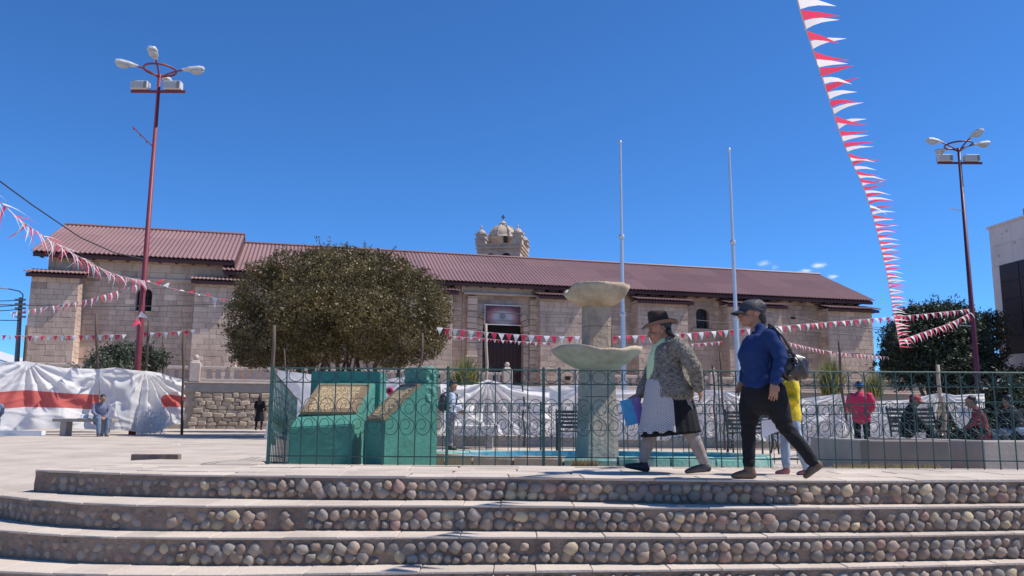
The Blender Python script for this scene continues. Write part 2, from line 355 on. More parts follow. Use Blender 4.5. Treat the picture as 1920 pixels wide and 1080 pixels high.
# end face at left + front drop
bed.add([(XL+.01, edge(0, XL)+.01, -.3), (XL+.01, 9.2, -.3), (XL+.01, 9.2, -.012), (XL+.01, edge(0, XL)+.01, -.012)], [(0, 1, 2, 3)])
plat = tag(bed.build('platform_paving', M['mortar']), kind='structure')
def slab_mesh(P, z0, z1, ch=.006):   # P: 4 plan corners ccw
    c = sum((Vector(p) for p in P), Vector((0, 0)))/4
    top = [Vector(p)+(c-Vector(p)).normalized()*ch*1.4 for p in P]
    m = MB(); vs = [(p[0], p[1], z0) for p in P]+[(p[0], p[1], z1-ch) for p in P]+[(p[0], p[1], z1) for p in top]
    f = [(8, 9, 10, 11)]
    for k in range(4): f += [(k, (k+1) % 4, 4+(k+1) % 4, 4+k), (4+k, 4+(k+1) % 4, 8+(k+1) % 4, 8+k)]
    m.add(vs, f); return m
rows = 4
for rI in range(rows):
    x = XL + .01
    while x < XR:
        wd = random.uniform(.38, .62) if rI else random.uniform(.42, .7)
        x2 = min(x+wd, XR+.3)
        def yy(t, xx): y0 = edge(0, xx)-.012; return y0+(PY0+.02-y0)*t
        t0, t1 = rI/rows, (rI+1)/rows; gp = .003; a = random.uniform(-.02, .02)
        P = [(x+gp, yy(t0, x)+gp*(rI > 0)), (x2-gp, yy(t0, x2)+gp*(rI > 0)), (x2-gp+a, yy(t1, x2)-gp), (x+gp+a, yy(t1, x)-gp)]
        dz = random.uniform(-.004, .004)
        slab_mesh(P, -.020, dz, .004).build('paving_slab', M['slab'], plat)
        x = x2

# risers with cobbles and tread slabs
ico = []
for k in range(12):
    bm = bmesh.new(); bmesh.ops.create_icosphere(bm, subdivisions=2, radius=1)
    off = Vector((k*7.3, k*3.1, 0)); sq = random.uniform(2.0, 4.2)
    for v in bm.verts:
        c = v.co; l = (abs(c.x)**sq+abs(c.y)**sq+abs(c.z)**sq)**(1/sq); c = c/l*.92
        c *= 1+.26*noise.noise(v.co*1.15+off)+.07*noise.noise(v.co*2.6+off); v.co = c
    me = bpy.data.meshes.new('cobble'); bm.to_mesh(me); bm.free(); me.polygons.foreach_set('use_smooth', [True]*len(me.polygons)); ico.append(me)
ICO = [[None]*len(ico) for _ in COB]
for ci, cm in enumerate(COB):
    for k, me in enumerate(ico):
        m2 = me.copy(); m2.materials.append(cm); ICO[ci][k] = m2
for i in range(6):
    zt, zb = STEPZ[i], (STEPZ[i+1] if i < 5 else -1.3)
    x0 = XL if i == 0 else (-6.6 if i < 3 else -5.2); x1 = 6.6
    if i > 3: x0, x1 = -4.2, 4.6
    # mortar riser, lightly lumpy; its dark top also paints the slab fronts' shade
    def rf(u, v):
        x = x0+u*(x1-x0); z = zb-.02+v*(zt-.016-zb+.02)
        return (x, edge(i, x)+.008*(1-v**8)+.012*noise.noise((x*7, z*9, i*5.))+.006*noise.noise((x*23, z*23, i)), z)
    r = MB().grid(rf, 260, 10)
    step = tag(r.build('stone_step', M['mortar'], sm=True), kind='structure')
    if i == 0:
        e = MB(); y0 = edge(0, XL); e.box(XL, y0+.016, -.24, XL+.25, y0+.6, -.035); e.build('riser_end', M['mortar'], step)
    # tread slab row: from this riser's nosing back under the riser above
    if i > 0:
        x = x0
        while x < x1:
            wd = random.uniform(.30, .62); x2 = x+wd
            yb = lambda q: (edge(i-1, q) if (i > 1 or q > XL) else edge(0, XL)) + .05
            gp = .003
            P = [(x+gp, edge(i, x)-.012+random.uniform(-.006, .006)), (x2-gp, edge(i, x2)-.012+random.uniform(-.006, .006)), (x2-gp, max(yb(x2), edge(i, x2)+.3)), (x+gp, max(yb(x), edge(i, x)+.3))]
            if i == 1 and x2 < XL: P[2] = (P[2][0], edge(1, x2)+.25); P[3] = (P[3][0], edge(1, x)+.25)
            slab_mesh(P, zt-.018, zt+random.uniform(-.003, .003), .004).build('tread_slab', M['slab'], step)
            x = x2
    # cobbles
    if i < 5:
        for row in (0, 1):
            x = x0+.12+random.uniform(0, .1)
            while x < x1-.1:
                if i == 4 and not -3.9 < x < 4.2: x += .2; continue
                hw = random.choice([random.uniform(.042, .054), random.uniform(.046, .060), random.uniform(.054, .070), random.uniform(.034, .044)])
                hh = min(hw*random.uniform(.82, 1.08), .057)
                xc = x+hw
                zc = (zb+.008+hh*.9 if row == 0 else zt-.040-hh*.92) + random.uniform(-.008, .008)
                # left end of the flight: stones sunk in the mortar; a few bare patches elsewhere
                sink = .026*smooth(-2.1, -3.0, xc)
                bare = noise.noise((xc*.8, i*3.3, row*.7)) > .42
                if not (bare and random.random() < .45) and random.random() > .02:
                    ci = random.choices([0, 1, 2, 3], [.52, .36, .05, .07])[0]
                    y = edge(i, xc)+.017+random.uniform(0, .014)+sink
                    dx = .05; tan = Vector((2*dx, edge(i, xc+dx)-edge(i, xc-dx), 0)).normalized(); ang = math.atan2(tan.y, tan.x)
                    Mx = Matrix.Translation((xc, y, zc)) @ Matrix.Rotation(ang, 4, 'Z') @ Matrix.Rotation(random.uniform(-1.2, 1.2), 4, 'Y') @ Matrix.Diagonal((hw, random.uniform(.045, .06), hh, 1))
                    obj('cobble', random.choice(ICO[ci]), step, Mx)
                x += 2*hw*.93+random.uniform(-.008, .006)

# ------------------------------------------------------------------ church (local frame: x along the facade, y back, z up)
CA = math.atan(.249)
church = thing('church', 'long colonial stone church with red corrugated metal roof behind the plaza', 'church', (-.58, 50, 0), CA)
ZB = 1.78
blocks = []   # (rect) on faces
def wall_blocks(x0, x1, z0, z1, y, holes=(), course=.30, lmin=.34, lmax=.78, depth=.2, axis='x', prox=0):
    z = z0
    while z < z1-.05:
        h = min(course*random.uniform(.85, 1.12), z1-z)
        if z1-(z+h) < .12: h = z1-z
        x = x0; 
        if random.random() < .5: l0 = random.uniform(.2, .5)
        else: l0 = random.uniform(lmin, lmax)
        while x < x1-1e-4:
            l = min(l0, x1-x); l0 = random.uniform(lmin, lmax)
            if x1-(x+l) < .18: l = x1-x
            ok = True
            for (hx0, hx1, hz0, hz1) in holes:
                if x+l > hx0 and x < hx1 and z+h > hz0 and z < hz1: ok = False
            if ok: blocks.append((axis, x, x+l, z, z+h, y, depth))
            else:   # trim against the hole
                for (hx0, hx1, hz0, hz1) in holes:
                    if x+l > hx0 and x < hx1 and z+h > hz0 and z < hz1:
                        if x < hx0-.06: blocks.append((axis, x, hx0, z, z+h, y, depth))
                        if x+l > hx1+.06: blocks.append((axis, hx1, x+l, z, z+h, y, depth))
            x += l
        z += h
W1 = (-20.76, -19.96, 6.22, 7.5); W2 = (12.95, 13.86, 6.35, 7.7); DO = (-1.55, 1.62, ZB, 7.2)
SM1 = (-4.2, -3.9, 0, 0)
wallm = MB()
# solid body behind the blocks (pieces around the openings)
def body(x0, x1, z0, z1): wallm.box(x0, .03, z0, x1, .8, z1)
body(-25.3, W1[0], ZB-1, 9.1); body(W1[0], W1[1], ZB-1, W1[2]); body(W1[0], W1[1], W1[3], 9.1); body(W1[1], -15.3, ZB-1, 9.1)
body(-15.3, DO[0], ZB-1, 8.75); body(DO[0], DO[1], DO[3], 8.75); body(DO[1], W2[0], ZB-1, 8.75)
body(W2[0], W2[1], ZB-1, W2[2]); body(W2[0], W2[1], W2[3], 8.75); body(W2[1], 25.2, ZB-1, 8.75)
wallm.box(-25.3, .8, ZB-1, -24.5, 10.8, 9.1); wallm.box(24.4, .8, ZB-1, 25.2, 10.8, 8.75); wallm.box(-25.3, 10.8, ZB-1, 25.2, 11.6, 8.75)
wallm.add([(25.2, .03, 8.75), (25.2, 11.6, 8.75), (25.2, 5.6, 11.3)], [(0, 1, 2)]); wallm.add([(-25.3, .03, 9.1), (-25.3, 11.6, 9.1), (-25.3, 5.6, 11.7)], [(0, 2, 1)])
wall = wallm.build('wall', M['joint'], church)
wall_blocks(-25.3, -15.3, ZB, 8.0, 0, [W1]); wall_blocks(-25.3, -15.3, 8.02, 9.05, 0, course=.45, lmin=.6, lmax=1.2)
wall_blocks(-15.3, -2.5, ZB, 8.55, 0); wall_blocks(2.5, 25.2, ZB, 8.45, 0, [W2])
wall_blocks(-2.5, 2.5, ZB, 7.9, -.06, [DO]); 
BUT = [(-25.7, -23.4), (-17.6, -15.25), (-6.2, -3.3), (2.07, 4.75), (8.4, 11.75), (14.6, 18.4), (21.9, 25.25)]
BD = 1.2
for (a, b) in BUT:
    m = MB(); m.box(a+.03, -BD+.03, ZB-1, b-.03, .03, 7.75)
    m.box(a-.05, -BD-.05, 7.75, b+.05, .0, 7.86)
    m.build('buttress', M['joint'], church)
    wall_blocks(a, b, ZB, 7.72, -BD)
    wall_blocks(-BD+.2, 0, ZB, 7.72, b, axis='yR'); wall_blocks(-BD+.2, 0, ZB, 7.72, a, axis='yL')
# portal pilasters, cornice
pil = MB()
for (a, b) in ((-2.25, -1.62), (1.66, 2.28)):
    z = ZB
    while z < 7.75:
        h = random.uniform(.34, .46); h = min(h, 7.8-z); pil.tint = random.uniform(.85, 1.1)
        pil.bbox(a+random.uniform(0, .012), -.38, z+.012, b-random.uniform(0, .012), -.05, z+h-.012, .02); z += h
        pil.build('pilaster_block', M['ashlar'], church); pil = MB()
for q_ in ((-2.5, -.5, 7.9, 2.5, 0, 8.02), (-2.6, -.32, 8.02, 2.6, 0, 8.55), (-2.35, -.48, 4.1, -1.6, -.03, 4.2), (1.64, -.48, 3.35, 2.4, -.03, 3.46)):
    c = MB(); c.bbox(*q_, .02); c.build('cornice', M['ashlar_light'], church)
c = MB(); c.bbox(-23.35, -.10, 7.93, -17.7, .02, 8.06, .02); c.build('string_course', M['ashlar_light'], church)
# arch surround: voussoirs over the door
ar = MB()
acx, acz, arad = .035, 5.75, 1.28
for side in (-1, 1):
    z = ZB
    while z < acz:
        h = min(random.uniform(.36, .5), acz-z); ar.tint = random.uniform(.85, 1.1)
        xi = acx+side*arad; xo = -1.6 if side < 0 else 1.64
        ar.bbox(min(xi, xo), -.16, z+.008, max(xi, xo), .55, z+h-.008, .015); z += h; ar.build('jamb_stone', M['ashlar'], church); ar = MB()
nv = 13
for k in range(nv):
    a0 = math.pi*k/nv+.012; a1 = math.pi*(k+1)/nv-.012; P = []
    ar.tint = random.uniform(.85, 1.1)
    for yv in (-.16, .55):
        for (rr, aa) in ((arad, a0), (arad, a1), (arad+.42, a1), (arad+.42, a0)): P.append((acx+rr*math.cos(aa), yv, acz+rr*math.sin(aa)))
    ar.hexa(P); ar.build('arch_stone', M['ashlar'], church); ar = MB()
s_ = MB()
for side in (-1, 1):   # spandrels
    xo = -1.55 if side < 0 else 1.62
    for k in range(6):
        a0 = math.pi/2*(k/6); a1 = math.pi/2*((k+1)/6)
        xa = acx+side*(arad+.42)*math.cos(a0); xb = acx+side*(arad+.42)*math.cos(a1)
        za = acz+(arad+.42)*math.sin(a0); zb_ = acz+(arad+.42)*math.sin(a1)
        lim = lambda v: max(-1.6, min(1.64, v))
        s_.add([(lim(xa), -.05, za), (lim(xb), -.05, zb_), (lim(xb), -.05, 7.9), (lim(xa), -.05, 7.9)], [(0, 1, 2, 3)])
s_.build('spandrel', M['ashlar'], church)
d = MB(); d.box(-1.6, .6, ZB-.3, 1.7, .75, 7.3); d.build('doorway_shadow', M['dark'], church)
for side in (-1, 1):
    lf = MB()
    for k in range(5):
        a = acx+side*(.01+k*.25); b = acx+side*(.01+(k+1)*.25-.012)
        lf.bbox(min(a, b), .40, ZB, max(a, b), .47, 5.3, .006)
    leaf = lf.build('door_leaf', M['door'], church)
    for zz in (2.4, 3.6, 4.9):
        hb = MB(); hb.box(min(acx+side*.05, acx+side*1.2), .375, zz, max(acx+side*.05, acx+side*1.2), .40, zz+.09); hb.build('door_band', M['iron'], leaf)
lt = MB(); lt.bbox(-1.25, .36, 5.3, 1.32, .55, 5.55, .02); lt.build('door_lintel', M['door'], church)
for (x0, x1, z0, z1), gm in ((W1, M['dark']), (W2, M['glass_dark'])):
    wn = MB(); wn.box(x0-.02, .35, z0, x1+.02, .4, z1); wo = wn.build('window', gm, church)
    fr = MB(); 
    for k in range(6):
        a0 = math.pi*k/6; a1 = math.pi*(k+1)/6; cx = (x0+x1)/2; hw = (x1-x0)/2; P = []
        for yv in (-.02, .3):
            P += [(cx+hw*math.cos(a0), yv, z1-.28+.28*math.sin(a0)), (cx+hw*math.cos(a1), yv, z1-.28+.28*math.sin(a1)), (cx+hw*math.cos(a1), yv, z1+.1), (cx+hw*math.cos(a0), yv, z1+.1)]
        fr.hexa(P)
    fr.box(x0-.3, -.10, z0-.09, x1+.15, .3, z0)
    fr.build('window_surround', M['ashlar_light'], wo)
    br = MB()
    for k in range(1, 3): xx = x0+(x1-x0)*k/3; br.box(xx-.012, .2, z0, xx+.012, .225, z1)
    for k in range(1, 4): zz = z0+(z1-z0)*k/4; br.box(x0, .2, zz-.012, x1, .226, zz+.012)
    br.build('window_bars', M['iron'], wo)
# little openings / drain holes near ground and put-log holes
ho = MB()
for (x, z, q) in ((-4.05, 2.9, -BD), (3.75, 2.95, -BD), (18.9, 7.55, 0), (20.0, 7.35, 0), (18.6, 7.0, 0)): ho.box(x-.12, q-.035, z-.12, x+.2, q+.1, z+.1)
ho.build('wall_hole', M['dark'], church)
# place blocks: biggest 300 as objects, rest joined
def block_geo(m, b):
    ax, a0, a1, z0, z1, y, dp = b; g_ = .0045; pr = random.uniform(.0, .014)
    if ax == 'x': m.bbox(a0+g_, y-pr, z0+g_, a1-g_, y+dp, z1-g_, .012)
    elif ax == 'yR': m.bbox(y-dp, a0+g_, z0+g_, y+pr*.6, a1-g_, z1-g_, .012)
    else: m.bbox(y-pr*.6, a0+g_, z0+g_, y+dp, a1-g_, z1-g_, .012)
def bt(b): 
    t = random.gauss(.98, .055)
    if random.random() < .05: t *= 1.22
    if random.random() < .04: t *= .78
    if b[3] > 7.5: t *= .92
    return max(.6, t)
vis = [b for b in blocks if b[0] == 'x' and (b[5] < -1 and b[1] < -14)]
rest = [b for b in blocks if b not in vis]; random.shuffle(rest)
more = [b for b in rest if b[0] == 'x' and -23.4 < b[1] < -17.6 and b[3] > 5.2]
vis = (vis+more)[:300]; vs_ = set(map(id, vis))
jm = MB()
for b in blocks:
    if id(b) in vs_:
        m = MB(); m.tint = bt(b); block_geo(m, b); m.build('stone_block', M['ashlar'], wall)
    else: jm.tint = bt(b); block_geo(jm, b)
tag(jm.build('masonry', M['ashlar'], church), kind='stuff')

# roofs of corrugated sheets
def corr_mesh(wd, ln, pitch=.24, amp=.032, mt=None):
    n = max(2, int(round(wd/pitch)))*4; m = MB(); vs = []
    for j in (0, 1):
        for k in range(n+1): x = wd*k/n; vs.append((x, ln*j, amp*math.sin(2*math.pi*k/4)))
    vs += [(v[0], v[1], v[2]-.03) for v in vs]
    n1 = n+1
    f = [(k, k+1, n1+k+1, n1+k) for k in range(n)]+[(2*n1+k+1, 2*n1+k, 3*n1+k, 3*n1+k+1) for k in range(n)]+[(k+1, k, 2*n1+k, 2*n1+k+1) for k in range(n)]
    m.add(vs, f); return m.mesh('roof_sheet', M['roof'])
def roof(name, x0, x1, yE, zE, yR, zR, sheetw=2.4, rows=3, pitch=.24, parent=church, fascia=True, back=True, amp=.032):
    L = math.hypot(yR-yE, zR-zE); ang = math.atan2(zR-zE, yR-yE)
    base = MB()   # underlay + ridge cap
    base.add([(x0+.05, yE+.06, zE-.10), (x1-.05, yE+.06, zE-.10), (x1-.05, yR, zR-.10), (x0+.05, yR, zR-.10)], [(0, 1, 2, 3)])
    if back:
        y2 = 2*yR-yE
        base.add([(x0, y2, zE), (x0, yR, zR), (x1, yR, zR), (x1, y2, zE)], [(0, 1, 2, 3)])
        base.tube([(x0, yR, zR+.05), (x1, yR, zR+.05)], .09, 6)
    ro = base.build(name, M['roof'], parent)
    if fascia:
        fm = MB(); fm.box(x0+.1, yE+.10, zE-.26, x1-.1, yE+.18, zE-.075)
        x = x0+.4
        while x < x1-.2: fm.box(x-.06, yE+.18, zE-.24, x+.06, min(yE+1.0, -.02) if yE < -.2 else yE+.8, zE-.12); x += .85
        fm.build('eave_beam', M['roof_edge'], ro)
    n = max(1, round((x1-x0)/sheetw)); wd = (x1-x0)/n; ln = L/rows
    me = corr_mesh(wd, ln+.12 if rows > 1 else ln, pitch, amp)
    for i in range(n):
        for j in range(rows):
            t = j*ln; Mx = Matrix.Translation((x0+i*wd, yE+math.cos(ang)*t, zE+math.sin(ang)*t+.012*(rows-j)+.004*(i % 2))) @ Matrix.Rotation(ang, 4, 'X')
            obj('roof_sheet', me, ro, Mx)
    return ro
roof('roof', -26.0, -15.62, -.75, 9.16, 4.9, 11.86)
gb = MB(); gb.add([(-15.66, -.7, 9.1), (-15.66, 4.9, 11.8), (-15.66, 4.9, 11.2), (-15.66, -.7, 8.5)], [(0, 1, 2, 3)]); gb.build('gable_edge', M['roof_edge'], church)
roof('roof', -16.3, 25.75, -.95, 8.58, 5.0, 11.36)
for (a, b) in BUT:
    roof('buttress_roof', a-.28, b+.42, -BD-.45, 7.92, -.1, 8.28, rows=1, sheetw=4, pitch=.2, back=False, amp=.03)
# tower with dome, behind the ridge
TX, TY, hw = 2.62, 11.1, 1.6
tower = MB(); tower.box(-hw, -hw, 6, hw, hw, 12.95)
tower_o = tower.build('tower', M['dome'], church)
tower_o.matrix_local = Matrix.Translation((TX, TY, 0)) @ Matrix.Rotation(R_(-24), 4, 'Z'); WM[tower_o] = WM[church] @ tower_o.matrix_local
for (e, z0, z1) in ((.08, 12.72, 12.80), (.14, 12.952, 13.05), (.05, 13.052, 13.22), (.16, 13.222, 13.33)):
    t = MB(); t.box(-hw-e, -hw-e, z0, hw+e, hw+e, z1); t.build('tower_cornice', M['dome'], tower_o)
for xx in (-.62, .55):
    t = MB(); t.box(xx-.36, -hw-.02, 11.0, xx+.36, -hw+.1, 12.25); t.tube([(xx, -hw-.02, 12.25), (xx, -hw+.1, 12.25)], .36, 16); t.build('bell_opening', M['dark'], tower_o)
t = MB(); t.box(hw-.1, -.4, 11, hw+.02, .4, 12.4); t.build('bell_opening', M['dark'], tower_o)
t = MB()
for k in range(9): t.bbox(-hw+.1+k*.35, -hw-.07, 13.06, -hw+.1+k*.35+.2, -hw-.04, 13.2, .01)
tag(t.build('carved_frieze', M['dome'], tower_o), kind='stuff')
dm = MB(); prof = [(1.12, 13.33), (1.12, 13.98), (1.16, 14.0), (1.16, 14.06)]+[(1.08*math.cos(a)+.02, 14.06+1.0*math.sin(a)) for a in [R_(k*9) for k in range(0, 10)]]
dm.lathe(prof, 24, (TX, TY, 0)); dome = dm.build('dome', M['dome'], church, sm=True)
for k in range(8):
    r_ = MB(); a = 2*math.pi*k/8+.2
    r_.tube([(TX+(1.09*math.cos(b)+.03)*math.cos(a), TY+(1.09*math.cos(b)+.03)*math.sin(a), 14.06+1.01*math.sin(b)) for b in [R_(q*10) for q in range(0, 10)]], .055, 5)
    for b in (22, 52):
        b = R_(b); r_.ell((TX+1.14*math.cos(b)*math.cos(a), TY+1.14*math.cos(b)*math.sin(a), 14.08+1.05*math.sin(b)), .07, .07, .07, 6, 4)
    r_.build('dome_rib', M['dome'], dome)
dw = MB(); dw.box(TX-.22, TY-1.2, 13.42, TX+.08, TY-1.0, 13.98); dw.build('dome_window', M['dark'], dome)
ln = MB(); ln.lathe([(.26, 15.0), (.22, 15.2), (.28, 15.22), (.24, 15.28), (.12, 15.36), (.08, 15.46), (.03, 15.5)], 12, (TX, TY, 0)); ln.build('lantern', M['dome'], dome)
cr = MB(); cr.box(TX-.035, TY-.035, 15.45, TX+.035, TY+.035, 15.92); cr.box(TX-.15, TY-.033, 15.70, TX+.15, TY+.033, 15.77); cr.build('cross', M['iron'], dome)
for sx in (-1, 1):
    for sy in (-1, 1):
        p = MB(); cx, cy = sx*(hw-.22), sy*(hw-.22)
        for (h, z0, z1) in ((.38, 13.33, 13.66), (.45, 13.662, 13.72), (.34, 13.722, 14.04), (.42, 14.042, 14.10)): p.box(cx-h, cy-h, z0, cx+h, cy+h, z1)
        p.lathe([(.36, 14.102), (.33, 14.24), (.22, 14.40), (.08, 14.48), (.05, 14.56), (.10, 14.64), (.05, 14.72), (.02, 14.84)], 12, (cx, cy, 0))
        p.build('pinnacle', M['dome'], tower_o)
# banner over the door
def banner_mat():
    m = bpy.data.materials.new('banner_print'); m.use_nodes = True; t = m.node_tree; n = t.nodes; l = t.links; b = n['Principled BSDF']; b.inputs['Roughness'].default_value = .6
    uv = n.new('ShaderNodeUVMap'); sp = n.new('ShaderNodeSeparateXYZ'); l.new(uv.outputs[0], sp.inputs[0])
    a = n.new('ShaderNodeVectorMath'); a.operation = 'SUBTRACT'; a.inputs[1].default_value = (.5, .38, 0); l.new(uv.outputs[0], a.inputs[0])
    s = n.new('ShaderNodeVectorMath'); s.operation = 'MULTIPLY'; s.inputs[1].default_value = (1.9, 1.5, 0); l.new(a.outputs[0], s.inputs[0])
    le = n.new('ShaderNodeVectorMath'); le.operation = 'LENGTH'; l.new(s.outputs[0], le.inputs[0])
    cr = n.new('ShaderNodeValToRGB'); e = cr.color_ramp.elements; e[0].position = .45; e[0].color = (.46, .41, .42, 1); e[1].position = .95; e[1].color = (.10, .035, .045, 1)
    q = e.new(.66); q.color = (.36, .17, .16, 1); l.new(le.outputs['Value'], cr.inputs[0]); l.new(cr.outputs[0], b.inputs['Base Color']); return m
def setuv(o, fn):
    me = o.data; uvl = me.uv_layers.new(name='UVMap')
    for lp in me.loops: uvl.data[lp.index].uv = fn(me.vertices[lp.vertex_index].co)
ban = thing('banner', 'printed maroon and white banner hung over the church doorway', 'banner', WM[church] @ Vector((-.1, -.55, 6.1)), CA)
bm_ = MB().grid(lambda u, v: (-1.1+2.2*u, -.02*math.sin(u*9), 1.15*v+.04*(u-.5)**2), 16, 6); bo = bm_.build('banner_sheet', banner_mat(), ban); setuv(bo, lambda c: ((c.x+1.1)/2.2, c.z/1.15))
e = MB(); e.box(-1.12, -.05, 1.15, 1.12, -.03, 1.19); e.box(-1.12, -.05, -.03, 1.12, -.03, .01); e.box(-1.13, -.05, -.02, -1.1, -.03, 1.18); e.build('banner_edge', M['white'], ban)
e = MB(); e.lathe([(.17, -.012), (.17, .012)], 16); o = e.build('banner_crest', M['lamp_dark'], ban); o.matrix_local = Matrix.Translation((-.02, -.045, .50)) @ Matrix.Rotation(R_(90), 4, 'X')
e = MB()
for (z, w_) in ((.93, .55), (.86, .7), (.26, 1.5), (.18, 1.2), (.10, 1.5)): 
    x = -w_/2
    while x < w_/2: l = random.uniform(.03, .08); e.box(x, -.047, z-.018, x+l, -.04, z+.018); x += l+.025
e.build('banner_print_line', M['lamp_dark'], ban)

# terrace in front of the church with retaining wall and balustrade
TN = -8.63
ter = MB(); ter.box(-60, TN+.1, -.5, -1.9, 14, ZB-.02); ter.box(-1.9, TN+.4, -.5, 2.1, 14, ZB-.02); ter.box(2.1, TN+.1, -.5, 34, 14, ZB-.02)
to = ter.build('terrace', M['dust']); to.matrix_world = WM[church]; WM[to] = WM[church].copy(); tag(to, kind='structure')
CW = WM[church]
rw = thing('retaining_wall', 'rubble stone retaining wall under the church balustrade', 'wall', CW @ Vector((-14, TN, -.1)), CA)
def L2(x, y, z): return (x+14, y-TN, z+.1)
m = MB(); 
for (a, b) in ((-60, -1.9), (2.1, 34)): m.box(a+14, .04, -.3, b+14, .3, 1.72)
m.build('wall_core', M['rough_wall'], rw)
m = MB()
for (a, b) in ((-60, -1.9), (2.1, 34)): m.bbox(a+14, -.02, 1.72, b+14, .34, 2.1, .02)
m.build('smooth_band', M['concrete_grey'], rw)
m = MB()
for (a, b) in ((-60, -1.9), (2.1, 34)): m.bbox(a+14, -.09, 2.1, b+14, .40, 2.17, .02)
m.build('coping', M['baluster'], rw)
# individual rubble stones where the wall is in the open
z = .0; rub = [MB() for _ in range(14)]; rmesh = []
for k in range(10):
    bm = bmesh.new(); bmesh.ops.create_cube(bm, size=2); bmesh.ops.bevel(bm, geom=bm.edges[:], offset=.35, segments=1, affect='EDGES')
    for v in bm.verts: v.co *= 1+.22*noise.noise(v.co*1.3+Vector((k*5, 0, 0)))
    me = bpy.data.meshes.new('rubble_stone'); bm.to_mesh(me); bm.free(); me.materials.append(M['rubble']); rmesh.append(me)
def rubble(xa, xb, cell=.46, rowh=.18):
    zz = .06
    while zz < 1.62:
        x = xa+random.uniform(0, .3)
        while x < xb:
            hw = random.uniform(.12, .25); hh = random.uniform(.07, .12)
            Mx = Matrix.Translation((x+hw, .03, zz+hh*.6+random.uniform(-.03, .03))) @ Matrix.Rotation(random.uniform(-.15, .15), 4, 'Y') @ Matrix.Diagonal((hw, random.uniform(.05, .11), hh, 1))
            obj('rubble_stone', random.choice(rmesh), rw, Mx); x += 2*hw+.03
        zz += rowh
rubble(-16.6+14, -10.6+14)
kb = MB(); kb.bbox(-60+14, -.5, -.2, 46, -.25, .06, .02); kb.build('wall_kerb', M['concrete_grey'], rw)
bl = thing('balustrade', 'stone balustrade along the edge of the church terrace', 'balustrade', CW @ Vector((-14, TN+.1, 2.07)), CA)
bmesh_b = MB(); bmesh_b.bbox(-.11, -.06, .12, .11, .06, .56, .012); bme = bmesh_b.mesh('baluster', M['baluster'])
m = MB(); post = MB()
for (a, b) in ((-40, -1.75), (2.0, 30)):
    m.bbox(a+14, -.11, .0, b+14, .11, .13, .015); m.bbox(a+14, -.13, .56, b+14, .13, .70, .02)
m.build('rail', M['baluster'], bl)
posts = [-27.2, -16.4+.0, -1.75, 2.0, 9.5, 17.0, 24.5]
for px_ in posts:
    m = MB(); m.bbox(px_+14-.24, -.2, 0, px_+14+.24, .2, .82, .03); m.rings([[(px_+14+sx*h, sy*h, z) for sx, sy in ((-1, -1), (1, -1), (1, 1), (-1, 1))] for h, z in ((.2, .82), (.12, .98))])
    m.build('post', M['baluster'], bl)
    m = MB(); m.ell((px_+14, 0, 1.1), .13, .13, .13, 12, 8); m.build('ball_finial', M['baluster'], bl, sm=True)
nb = 0
for (a, b) in ((-29, -1.95), (2.2, 27)):
    x = a
    while x < b:
        if min(abs(x-q) for q in posts) > .3: obj('baluster', bme, bl, Matrix.Translation((x+14, 0, 0))); nb += 1
        x += .40
ba = MB(); 
for sx in (-.35, 1.0):
    ba.lathe([(.16, 0), (.14, .5), (.1, .62), (.13, .7), (.15, .8), (.1, .92), (.02, .97)], 12, (sx, 0, 0))

# ------------------------------------------------------------------ trees and plants
def leaf_cloud(n, lobes, size, seed, shell=.5, aspect=.38, gap=.0, up=.3, sprigs=.8):
    r = np.random.default_rng(seed); vol = np.array([l[3]*l[4]*l[5] for l in lobes])**.72; pr = vol/vol.sum()
    idx = r.choice(len(lobes), n, p=pr); L = np.array(lobes)[idx]
    d = r.normal(size=(n, 3)); d /= np.linalg.norm(d, axis=1)[:, None]
    rad = 1-np.abs(r.normal(0, shell*.45, n)); rad = np.clip(rad, .15, 1.08)+r.normal(0, .05, n)
    P = L[:, :3]+d*L[:, 3:6]*rad[:, None]
    # twig clusters: snap to nearby cluster centres
    nc = n//14; cen = P[r.choice(n, nc, replace=False)]; ci = r.integers(0, nc, n)
    k = r.random(n) < .62; P = np.where(k[:, None], cen[ci]+r.normal(0, size*1.15, (n, 3)), P)
    axis = r.normal(size=(n, 3)); axis[:, 2] += up; axis /= np.linalg.norm(axis, axis=1)[:, None]
    o = r.normal(size=(n, 3)); side = np.cross(axis, o); side /= np.linalg.norm(side, axis=1)[:, None]
    if sprigs:
        m_ = int(n*.16); per = 22; ns = m_//per; si = r.choice(n-m_, ns); c0 = np.array([l[:3] for l in lobes]).mean(0)
        dirs = P[si]-c0; dirs /= np.linalg.norm(dirs, axis=1)[:, None]; dirs = dirs+r.normal(0, .45, (ns, 3)); dirs[:, 2] += .25; dirs /= np.linalg.norm(dirs, axis=1)[:, None]
        t = r.uniform(0, 1, (ns, per, 1)); L_s = r.uniform(.25, .75, (ns, 1, 1))*sprigs
        Q = P[si][:, None, :]+dirs[:, None, :]*t*L_s+r.normal(0, size*.7, (ns, per, 3)); P[n-ns*per:] = Q.reshape(-1, 3); axis[n-ns*per:] = np.repeat(dirs, per, 0)+r.normal(0, .6, (ns*per, 3)); axis /= np.linalg.norm(axis, axis=1)[:, None]
    s = size*r.uniform(.6, 1.3, n)
    a = P+axis*s[:, None]; b = P-axis*s[:, None]; c = P+side*(s*aspect)[:, None]; e = P-side*(s*aspect)[:, None]
    V = np.stack([a, c, b, e], 1).reshape(-1, 3)
    tint = r.uniform(.6, 1.4, n)*np.where(k, (.75+.5*((ci*7919) % 97)/97.), 1.)
    f = 1.1; q_ = P*f
    lowf = np.array([noise.noise(Vector(p_)) for p_ in q_.tolist()])
    tint = tint*(1+.55*lowf)
    return V, n, tint
